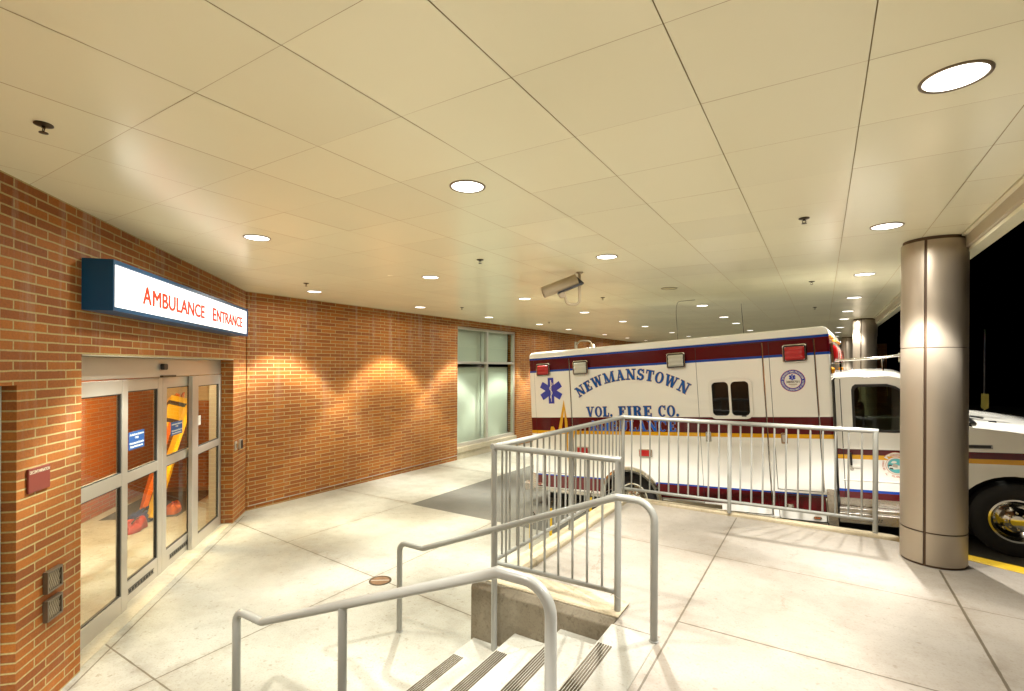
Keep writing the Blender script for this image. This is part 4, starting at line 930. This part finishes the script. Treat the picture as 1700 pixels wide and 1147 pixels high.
# ---- cab
CY = .10; CY2 = AWD-.10
side = [(.062, .0), (.098, 1.55), (.112, 1.572)]+[(.60, 1.572), (.69, 1.545), (.78, 1.48), (1.02, 1.22), (1.20, 1.035), (1.27, 1.005), (1.6, .955), (2.05, .865), (2.30, .78), (2.38, .62), (2.40, .22), (2.02, .10)]
side += [(1.535+.47*cos(a), .055+.47*sin(a)) for a in [pi*k/18+.10*(1-2*k/18) for k in range(19)]]+[(1.03, .01), (.60, -.0)]
winl = [(.252, .982), (.262, 1.42), (.272, 1.455), (.30, 1.478), (.58, 1.472), (.655, 1.445), (.74, 1.375), (.99, 1.10), (1.03, 1.04), (1.035, 1.0), (1.01, .965), (.62, .952), (.275, .960)]
vs, fs = curve_mesh([side, winl], .05, None)
for y, nm in ((CY, 'cab_side'), (CY2-.05, 'cab_side')):
    cs_ = ab(MB().add([(a, b+y, c) for a, b, c in vs], fs), nm, 'cab_livery', bevel=.014, seg=3)
    gk = MB().add(*curve_mesh([[(a+(a-.62)*.03, c+(c-1.2)*.04) for a, c in winl], [(.62+(a-.62)*.955, 1.2+(c-1.2)*.93) for a, c in winl]], .012, None))
    o = ab(gk, 'window_rubber', 'black', cs_, bevel=.003)
    for v in o.data.vertices: v.co.y += y-.006 if y == CY else y+.045
    gl = MB().add(*curve_mesh([[(.62+(a-.62)*.965, 1.2+(c-1.2)*.94) for a, c in winl]], .005, None)); o = ab(gl, 'pane', 'cabglass', cs_)
    for v in o.data.vertices: v.co.y += y+.012 if y == CY else y+.03
# roof, hood, nose as lofted skin
def loft(name, prof, mat, crown=.06, edge=.045):
    m = MB(); ys = [0, .012, .05, .13, .3, .6, .9, 1.13, 1.36, 1.66, 1.96, 2.13, 2.21, 2.248, 2.26]; W = CY2-CY
    def pt(k, yy):
        t = yy/2.26; a, c = prof[k]; s = min(t, 1-t)*W
        dv = -edge*(1-min(1, s/.16))**2+crown*(1-(2*t-1)**2)
        return (a, CY+t*W, c+dv)
    m.grid(pt, range(len(prof)), ys); return ab(m, name, mat, AM, weld=False)
loft('cab_roof', [(.066, 1.60), (.10, 1.628), (.30, 1.632), (.55, 1.622), (.66, 1.602), (.74, 1.565), (.80, 1.50)], 'amb_white', .03, .055)
loft('hood', [(1.255, 1.035), (1.30, 1.050), (1.55, 1.015), (1.9, .945), (2.2, .855), (2.33, .76), (2.395, .62)], 'amb_white', .06, .05)
nose = ab(MB().box(2.385, 2.405, CY+.06, CY2-.06, .12, .62), 'grille_panel', 'amb_white', AM, bevel=.01)
g_ = MB()
for k in range(6): g_.box(2.405, 2.425, CY+.55, CY2-.55, .26+k*.055, .285+k*.055)
ab(g_, 'grille', 'chrome', nose)
for y in (CY+.15, CY2-.47): ab(MB().box(2.405, 2.43, y, y+.32, .36, .56), 'headlight', 'clear_lens', nose, bevel=.02)
ab(MB().box(2.36, 2.52, CY+.0, CY2, -.06, .12), 'front_bumper', 'chrome', AM, bevel=.03)
ab(MB().box(.12, 2.34, CY+.25, CY2-.25, -.15, .10), 'underbody', 'amb_black'); ab(MB().box(1.04, 2.06, CY+.30, CY2-.30, .1, .88), 'engine_bay', 'amb_black')
ws = MB(); ws.grid(lambda u, t: (.785+(1.275-.785)*u+.05*(1-(2*t-1)**2), CY+.07+(CY2-CY-.14)*t, 1.515+(1.02-1.515)*u+.02*(1-(2*t-1)**2)), [0, .25, .5, .75, 1], [k/10 for k in range(11)])
ab(ws, 'windscreen', 'cabglass', AM, weld=False)
cl = MB(); cl.grid(lambda u, t: (1.20+.19*u*(1-.55*(2*t-1)**2)+.0, CY+.05+(CY2-CY-.10)*t, 1.062-.012*u+.045*(1-(2*t-1)**2)), [0, .25, .5, .75, 1], [k/16 for k in range(17)])
ab(cl, 'cowl', 'black', AM, weld=False)
ab(MB().tube([(1.37, CY+.22, 1.087), (1.28, CY+.28, 1.10), (1.10, CY+.75, 1.225)], .010, 6), 'wiper', 'black', AM); ab(MB().box(1.40, 1.46, CY+.16, CY+.21, 1.035, 1.06), 'washer_nozzle', 'black', AM, bevel=.004)
for y in (CY+.30, CY2-.80):
    s_ = ab(MB().box(.20, .34, y, y+.5, .45, 1.20), 'seat', 'seat_grey', AM, bevel=.05, seg=3); ab(MB().box(.34, .75, y, y+.5, .45, .62), 'cushion', 'seat_grey', s_, bevel=.05); ab(MB().box(.20, .30, y+.12, y+.38, 1.21, 1.40), 'headrest', 'seat_grey', s_, bevel=.04)
ab(MB().box(.92, 1.22, CY+.06, CY2-.06, .55, .98), 'dashboard', 'seat_grey', AM, bevel=.06, seg=3)
sw_ = MB(); sf = Fr((.84, CY2-.55, 1.03), (.45, 0, -.9), (0, 1, 0), (.9, 0, .45))
ring = [tuple(sf(.18*cos(2*pi*k/28), .18*sin(2*pi*k/28), 0)) for k in range(29)]
sw_.tube(ring, .014, 8, False); sw_.tube([tuple(sf(-.17, 0, 0)), tuple(sf(.17, 0, 0))], .012, 6); sw_.tube([tuple(sf(0, -.17, 0)), tuple(sf(0, .17, 0))], .012, 6); ab(sw_, 'steering_wheel', 'black', AM)
ab(MB().box(.064, .082, CY+.02, CY2-.02, .05, 1.58), 'cab_bulkhead', 'seat_grey', AM)
ab(MB().box(.60, .604, CY+1.02, CY+1.16, 1.30, 1.43), 'sun_tag', 'refl_yellow', AM)
# door shut lines, handle, lock
for q in (((.1495, 1.555), (.123, .10)), ((1.06, .98), (1.045, .10))):
    m = MB(); (a, b), (c, d) = q; m.prism([(a-.004, b), (a+.004, b), (c+.004, d), (c-.004, d)], CY-.0012, CY+.004, 'y'); ab(m, 'door_gap', 'amb_black', AM)
h_ = ab(MB().box(.192, .214, CY-.035, CY-.002, .570, .715), 'door_handle', 'black', AM, bevel=.006)
ab(MB().box(.20, .29, CY-.012, CY-.0005, .545, .565), 'handle_recess', 'amb_white', h_)
ab(MB().lathe([(0, CY-.006), (.018, CY-.005), (.020, CY)], 16, (.203, 0, .526), 'y', close=False), 'door_lock', 'alu', h_)
ab(MB().box(.11, 1.05, CY-.006, CY+.01, .392, .404), 'body_crease', 'amb_white', AM, bevel=.004)
ab(MB().box(.11, 1.10, CY-.007, CY+.01, .752, .760), 'body_crease', 'amb_white', AM, bevel=.003)
# running board
rb = MB(); rb.box(.060, 1.0, CY-.12, CY+.02, .060, .108); rb.box(.060, 1.0, CY-.15, CY+.0, -.055, .058); ab(rb, 'running_board', 'diamond', AM, bevel=.008)
ab(MB().box(.07, 1.0, CY-.006, CY+.01, .112, .198), 'sill_plate', 'diamond', AM)
m = MB()
for k in range(6):
    for z in (-.012, .010): m.lathe([(0, CY-.1515), (.007, CY-.1512)], 8, (.335+k*.020+(.01 if z > 0 else 0), 0, z), 'y', close=False)
ab(m, 'grip_hole', 'amb_black', AM)
# badge bar on the wing
bd = ab(MB().box(1.10, 1.392, CY-.010, CY+.004, .792, .832), 'wing_badge', 'chrome', AM, bevel=.003); ab(MB().box(1.11, 1.382, CY-.0125, CY-.0101, .800, .828), 'badge_insert', 'black', bd)
# roof rack bar over the cab
rk = ab(MB().tube([(.10, .30, 1.775), (.52, .30, 1.775), (.78, .30, 1.80)], .013, 10), 'roof_rail', 'chrome', AM); ab(MB().tube([(.16, .30, 1.64), (.16, .30, 1.775)], .010, 8), 'stanchion', 'chrome', rk); ab(MB().tube([(.56, .30, 1.63), (.56, .30, 1.777)], .010, 8), 'stanchion', 'chrome', rk)
hn = MB()
for k in range(2): hn.lathe([(.055, .0), (.035, .06), (.016, .14), (.012, .32), (.02, .36), (0, .37)], 20, (.72-.0*k, .42+.16*k, 1.77), 'x', close=False)
ab(hn, 'air_horn', 'chrome', AM)
# whip aerials
ab(MB().tube(fillet([(-2.00, 1.15, 2.16), (-2.00, 1.15, 2.74), (-1.92, 1.0, 2.84), (-1.55, .6, 2.77)], .2, 8), .0032, 6), 'whip_aerial', 'black', AM)
ab(MB().tube([(-1.05, 1.25, 2.16), (-1.06, 1.25, 2.72)], .004, 6), 'whip_aerial', 'black', AM); ab(MB().lathe([(.022, 2.16), (.018, 2.20), (.006, 2.25), (0, 2.25)], 12, (-2.0, 1.15, 0), close=False), 'aerial_base', 'black', AM)
# ---- lettering and emblems on the side: slab serif letters drawn as strokes
TH, TN = .30, .11   # thick and thin stroke, serif height, in letter heights
def glyph(ch):
    """list of ('p', pts) convex polygons / ('a', cx, cy, ro_x, ro_y, ri_x, ri_y, a0, a1) arcs, cap height 1; returns (parts, width)"""
    S = .10
    def stem(x, w=.29, y0=0, y1=1): return ('p', [(x-w/2, y0), (x+w/2, y0), (x+w/2, y1), (x-w/2, y1)])
    def bar(x0, x1, y0, y1): return ('p', [(x0, y0), (x1, y0), (x1, y1), (x0, y1)])
    def ser(x, y, w=.46): return bar(x-w/2, x+w/2, y, y+S)
    def dia(x0, y0, x1, y1, w): return ('p', [(x0-w/2, y0), (x0+w/2, y0), (x1+w/2, y1), (x1-w/2, y1)])
    if ch == 'N': return [stem(.20, .13), stem(.82, .13), ser(.20, 0, .40), ser(.16, 1-S, .32), ser(.82, 1-S, .40), dia(.17, 1, .80, 0, .30)], 1.0
    if ch == 'E': return [stem(.25), bar(.02, .78, 0, S+.02), bar(.02, .76, 1-S-.02, 1), bar(.66, .78, 0, .32), bar(.64, .76, .70, 1), bar(.3, .56, .45, .56), bar(.48, .57, .36, .65)], .84
    if ch == 'F': return [stem(.25), bar(.02, .50, 0, S), bar(.02, .74, 1-S-.02, 1), bar(.63, .74, .68, 1), bar(.3, .54, .44, .55), bar(.46, .55, .34, .65)], .80
    if ch == 'L': return [stem(.25), bar(.02, .72, 0, S+.02), bar(.61, .72, 0, .36), ser(.25, 1-S)], .77
    if ch == 'I': return [stem(.25), ser(.25, 0), ser(.25, 1-S)], .50
    if ch == 'T': return [stem(.42), ser(.42, 0), bar(.03, .81, 1-S-.02, 1), bar(.03, .13, .66, 1), bar(.71, .81, .66, 1)], .84
    if ch == 'W': return [dia(.15, 1, .40, 0, .24), dia(.40, 0, .62, 1, .12), dia(.60, 1, .84, 0, .24), dia(.84, 0, 1.06, 1, .12), ser(.15, 1-S, .38), ser(.60, 1-S, .30), ser(1.08, 1-S, .34)], 1.26
    if ch == 'V': return [dia(.17, 1, .45, 0, .25), dia(.45, 0, .73, 1, .12), ser(.17, 1-S, .40), ser(.74, 1-S, .34)], .92
    if ch == 'M': return [stem(.19, .12), stem(1.02, .24), dia(.17, 1, .57, 0, .25), dia(.57, 0, 1.0, 1, .12), ser(.19, 0, .36), ser(1.02, 0, .42), ser(.13, 1-S, .26), ser(1.08, 1-S, .30)], 1.26
    if ch == 'A': return [dia(.18, 0, .47, 1, .12), dia(.74, 0, .45, 1, .26), bar(.25, .66, .27, .37), ser(.17, 0, .36), ser(.76, 0, .42)], .98
    if ch == 'O': return [('a', .44, .5, .42, .52, .19, .42, 0, 360)], .88
    if ch == 'C': return [('a', .44, .5, .42, .52, .18, .42, 42, 318), bar(.68, .78, .62, 1.0)], .84
    if ch == 'U': return [stem(.22, .25, .35, 1), stem(.74, .12, .35, 1), ('a', .445, .36, .355, .38, .10, .26, 180, 360), ser(.22, 1-S, .44), ser(.74, 1-S, .34)], .96
    if ch == 'S': return [('a', .40, .73, .33, .29, .11, .17, 20, 255), ('a', .40, .28, .36, .30, .12, .17, -160, 90), dia(.52, .38, .28, .62, .34), bar(.63, .73, .66, 1.0), bar(.05, .14, 0, .34)], .80
    if ch == 'B': return [stem(.25), ser(.20, 0, .38), ser(.20, 1-S, .38), ('a', .42, .745, .36, .265, .14, .155, -90, 90), ('a', .44, .27, .40, .28, .16, .165, -90, 90), bar(.3, .44, .0, .11), bar(.3, .44, .89, 1), bar(.3, .44, .475, .555)], .90
    if ch == 'R': return [stem(.25), ser(.25, 0), ser(.20, 1-S, .38), ('a', .42, .735, .37, .275, .14, .165, -90, 90), bar(.3, .44, .89, 1), bar(.3, .44, .46, .56), dia(.72, 0, .55, .50, .26), bar(.66, .94, 0, .09)], .95
    if ch == '.': return [('a', .15, .12, .13, .13, 0, 0, 0, 360)], .32
    return [], .42
def offset_poly(p, o):
    n = len(p); ar = sum(p[i][0]*p[(i+1) % n][1]-p[(i+1) % n][0]*p[i][1] for i in range(n)); s = 1 if ar > 0 else -1; out = []
    for i in range(n):
        a, b, c = Vector(p[i-1]), Vector(p[i]), Vector(p[(i+1) % n]); d1 = (b-a).normalized(); d2 = (c-b).normalized()
        n1 = Vector((d1.y, -d1.x))*s; n2 = Vector((d2.y, -d2.x))*s; m = (n1+n2); m = m/max(m.dot(n1), .35)
        out.append(tuple(b+m*o))
    return out
def word_layout(wd, gap=.06):
    x = 0; out = []
    for ch in wd:
        g_, w_ = glyph(ch); out.append((g_, x, w_)); x += w_+(gap if ch != ' ' else 0)
    return out, x-gap
def word_mesh(wd, width, height, warp, off, y):
    """letters at depth y; off grows every stroke for the gold edge line"""
    lay, tot = word_layout(wd); k = width/tot; mb = MB(); z = 0
    for parts, x, w_ in lay:
        for j, p in enumerate(parts):
            z = .00025*j
            if p[0] == 'p':
                pts = offset_poly([(a*k, b*height) for a, b in p[1]], off) if off else [(a*k, b*height) for a, b in p[1]]
                poly = [warp(a+x*k, b, x*k+w_*k/2) for a, b in pts]
                mb.prism(poly, y-z, y+.0008, 'y')
            else:
                _, cx, cy, rox, roy, rix, riy, a0, a1 = p; n = max(6, int(abs(a1-a0)/15))
                o = off
                for i in range(n):
                    q = []
                    for (rx, ry, aa) in ((rox*k+o, roy*height+o, a0+(a1-a0)*i/n), (rox*k+o, roy*height+o, a0+(a1-a0)*(i+1)/n), (max(rix*k-o, 0), max(riy*height-o, 0), a0+(a1-a0)*(i+1)/n), (max(rix*k-o, 0), max(riy*height-o, 0), a0+(a1-a0)*i/n)):
                        q.append(warp(cx*k+x*k+rx*cos(radians(aa)), cy*height+ry*sin(radians(aa)), x*k+w_*k/2))
                    if rix == 0: q = q[:3]
                    mb.prism(q, y-z, y+.0008, 'y')
    return mb
def arc_warp(cu, cv, R, width):
    def f(a, b, mid):
        t = (mid-width/2)/R; r0 = (cu+R*sin(t), cv+R*cos(t)); d = a-mid
        return (r0[0]+d*cos(t)+b*sin(t), r0[1]-d*sin(t)+b*cos(t))
    return f
def line_warp(u0, v0): return lambda a, b, m: (u0+a, v0+b)
def lettering(wd, width, height, warp, y=-.0040, blue='livery_blue'):
    o = ab(word_mesh(wd, width, height, warp, .0038, y), 'lettering_edge', 'gold_line', AM, weld=False)
    ab(word_mesh(wd, width, height, warp, 0, y-.0022), 'lettering', blue, o, weld=False)
lettering('NEWMANSTOWN', 1.70, .155, arc_warp(-2.385, .185, 1.48, 1.70))
lettering('VOL.', .425, .150, line_warp(-3.078, 1.137)); lettering('FIRE', .508, .150, line_warp(-2.566, 1.137)); lettering('CO.', .290, .150, line_warp(-1.975, 1.137))
M_['bright_blue'] = pbr('bright_blue_letter', (.006, .11, .55), .25, coat=.5)
lettering('AMBULANCE', 1.315, .147, line_warp(-3.048, .932), blue='bright_blue')
def star(cu, cv, h, wd, y, parent=AM, mat='star_blue'):
    m = MB()
    for k in range(3):
        a = radians(90+60*k); c, s = cos(a), sin(a)
        m.prism([(cu+c*p-s*q, cv+s*p+c*q) for p, q in ((-h, -wd), (h, -wd), (h, wd), (-h, wd))], y-.0003*k, y+.0008, 'y')
    o = ab(m, 'star_emblem', mat, parent, weld=False)
    r = MB(); r.prism([(cu-.004*h/.2, cv-h*.85), (cu+.004*h/.2, cv-h*.85), (cu+.009*h/.2, cv+h*.82), (cu-.009*h/.2, cv+h*.82)], y-.0016, y-.0008, 'y')
    sn_ = [(cu+(.030*h/.2)*(1-.55*t)*sin(t*11+.6), cv+h*(.62-1.2*t)) for t in [k/30 for k in range(31)]]
    for i in range(30):
        (a, b), (c, d) = sn_[i], sn_[i+1]; L = max(sqrt((c-a)**2+(d-b)**2), 1e-5); nx, ny = -(d-b)/L*.0055*h/.2, (c-a)/L*.0055*h/.2
        r.prism([(a-nx, b-ny), (c-nx, d-ny), (c+nx, d+ny), (a+nx, b+ny)], y-.0021-.00002*(i % 2), y-.0008, 'y')
    ab(r, 'serpent', 'decal_white', o, weld=False); return o
star(-3.682, 1.552, .204, .052, -.0135)
# gold heartbeat trace
hbm = MB(); yy = -.0125
for i, q in enumerate([[(-3.603, .86), (-3.540, .86), (-3.462, 1.25), (-3.4615, 1.404)], [(-3.4615, 1.404), (-3.462, 1.16), (-3.462, .95), (-3.412, .95), (-3.416, 1.06)], [(-3.462, .9502), (-3.440, .45), (-3.437, .45), (-3.4125, .9502)],
                       [(-3.44, .47), (-3.425, .60), (-3.315, .955), (-3.27, .955)], [(-3.315, .955), (-3.27, .955), (-3.215, .866), (-3.275, .866)], [(-3.75, .868), (-3.705, .868), (-3.668, .985), (-3.715, .985)], [(-3.715, .985), (-3.668, .985), (-3.600, .862), (-3.650, .862)]]):
    hbm.prism(q, yy-.0002*i, yy+.001, 'y')
ab(hbm, 'heartbeat_trace', 'livery_gold', AM, weld=False)
# licence seal
def disc(cu, cv, r, y, name, mat, parent, n=40, r0=0.0):
    m = MB(); m.lathe([(r0, y), (r, y), (r, y+.0009)], n, (cu, 0, cv), 'y', smooth=False, close=False); return ab(m, name, mat, parent)
def ring_text(body, cu, cv, R, h, a_mid, inward, y, mat, parent, arc):
    """letters round a circle, a_mid in degrees; inward = baseline nearer the rim (lower half)"""
    tot = radians(arc)*R
    def wp(x, z):
        t = x/R
        if not inward: a = radians(a_mid)-t; rr = R+z
        else: a = radians(a_mid)+t; rr = R-z
        return (cu+rr*cos(a), cv+rr*sin(a))
    vs, fs = text_geo(body, width=tot, height=h, x0=0, y0=-h/2, depth=.0005, bold=.02, align='CENTER', warp=wp)
    m = MB(); m.add([(a, b+y, c) for a, b, c in vs], fs); return ab(m, 'seal_lettering', mat, parent, weld=False, fix=False)
cu, cv = -.315, 1.560; y = -.0110
s0_ = disc(cu, cv, .133, y, 'licence_seal', 'decal_red', AM)
disc(cu, cv, .128, y-.001, 'blue_ring', 'star_blue', s0_); disc(cu, cv, .090, y-.002, 'inner_ring', 'decal_red', s0_); disc(cu, cv, .086, y-.003, 'centre', 'amb_white', s0_)
ring_text('LICENSED EMS PROVIDER', cu, cv, .109, .021, 90, False, y-.0017, 'decal_white', s0_, 165)
ring_text('PENNSYLVANIA DEPARTMENT OF HEALTH', cu, cv, .109, .021, 270, True, y-.0017, 'decal_white', s0_, 180)
star(cu-.002, cv+.041, .036, .0115, y-.004, s0_)
vs, fs = text_geo('3800701', width=.140, height=.027, x0=cu, y0=cv-.026, depth=.0005, bold=.03, align='CENTER'); m = MB(); m.add([(a, b+y-.0037, c) for a, b, c in vs], fs); ab(m, 'seal_number', 'decal_dark', s0_, weld=False, fix=False)
m = MB(); m.box(cu-.045, cu+.045, y-.0034, y-.0030, cv-.052, cv-.036); m.box(cu-.026, cu+.026, y-.0034, y-.0030, cv-.066, cv-.060); ab(m, 'seal_fine_print', 'decal_grey', s0_)
# fire company badge on the cab door
cu, cv = .612, .583; y = CY-.0020
def maltese(k, n=7):
    pts = []
    for q in range(4):
        a = radians(90*q)
        loc_ = [(.062, .068), (.10, .082), (.118, .060)]
        arcp = [(.150-.004*abs(t)*0, t*.060) for t in ()]
        raw = [(.060, -.060), (.086, -.104), (.112, -.092), (.132, -.060), (.146, -.030), (.150, 0), (.146, .030), (.132, .060), (.112, .092), (.086, .104)]
        pts += [((x*cos(a)-yv*sin(a))*k+cu, (x*sin(a)+yv*cos(a))*k+cv) for x, yv in raw]
    return pts
vs, fs = curve_mesh([maltese(1.0)], .0008, None); m = MB(); m.add([(a, b+y, c) for a, b, c in vs], fs); b0 = ab(m, 'company_badge', 'decal_red', AM, fix=False)
vs, fs = curve_mesh([maltese(.965)], .0008, None); m = MB(); m.add([(a, b+y-.0010, c) for a, b, c in vs], fs); ab(m, 'badge_field', 'decal_white', b0, fix=False)
disc(cu, cv, .098, y-.0013, 'badge_ring', 'decal_red', b0); disc(cu, cv, .094, y-.0022, 'badge_rim', 'decal_white', b0); disc(cu, cv, .082, y-.0031, 'badge_line', 'decal_red', b0); disc(cu, cv, .079, y-.0040, 'badge_sky', 'decal_teal', b0)
m = MB()
def blob(m, pts, d): m.prism([(cu+a, cv+b) for a, b in pts], y-.0044-d*.0006, y-.0041, 'y')
gd = MB(); blob(gd, [(-.072, -.03), (-.02, -.04), (.05, -.03), (.074, -.02), (.06, .0), (0, .006), (-.06, .0)], 0); ab(gd, 'badge_ground', 'decal_white', b0)
cld = MB(); blob(cld, [(-.05, .03), (-.03, .026), (.0, .032), (.004, .044), (-.015, .054), (-.035, .05)], 0); blob(cld, [(.03, .03), (.066, .026), (.06, .042), (.045, .046)], 0); ab(cld, 'badge_cloud', 'decal_white', b0)
ho = MB(); blob(ho, [(-.038, -.012), (.006, -.022), (.012, .010), (-.018, .026), (-.034, .014)], 2); ab(ho, 'badge_house', 'decal_grey', b0)
dk = MB(); blob(dk, [(-.075, -.004), (-.04, -.006), (-.045, .012), (-.07, .01)], 1); blob(dk, [(-.066, -.034), (-.03, -.042), (-.034, -.024), (-.06, -.022)], 1); blob(dk, [(.03, -.034), (.062, -.030), (.056, -.016), (.034, -.018)], 1); blob(dk, [(.04, .006), (.075, .004), (.07, .018), (.045, .018)], 1); ab(dk, 'badge_tree', 'decal_dark', b0)
ring_text('NEWMANSTOWN', cu, cv, .119, .022, 90, False, y-.0018, 'decal_red', b0, 52); ring_text('VOL. FIRE CO.', cu, cv, .119, .020, 270, True, y-.0018, 'decal_red', b0, 50); ring_text('LEB. COUNTY', cu, cv, .119, .017, 180, False, y-.0018, 'decal_red', b0, 50)

# ------------------------------------------------------------------ outside in the dark
so = thing('reflector_sign', (3.2, 15.6, -.2), 'small yellow arrow shaped sign on a thin dark pole in the darkness to the right', 'sign')
MB().tube([(3.2, 15.6, -.4), (3.2, 15.6, 2.6)], .018, 8).build('pole', 'black', so)
MB(Fr((3.2, 15.57, .72), (.98, -.2, 0), (.2, .98, 0), (0, 0, 1))).prism([(-.065, .38), (-.065, .06), (0, 0), (.065, .06), (.065, .38)], -.006, .006, 'y').build('face', 'refl_yellow', so)
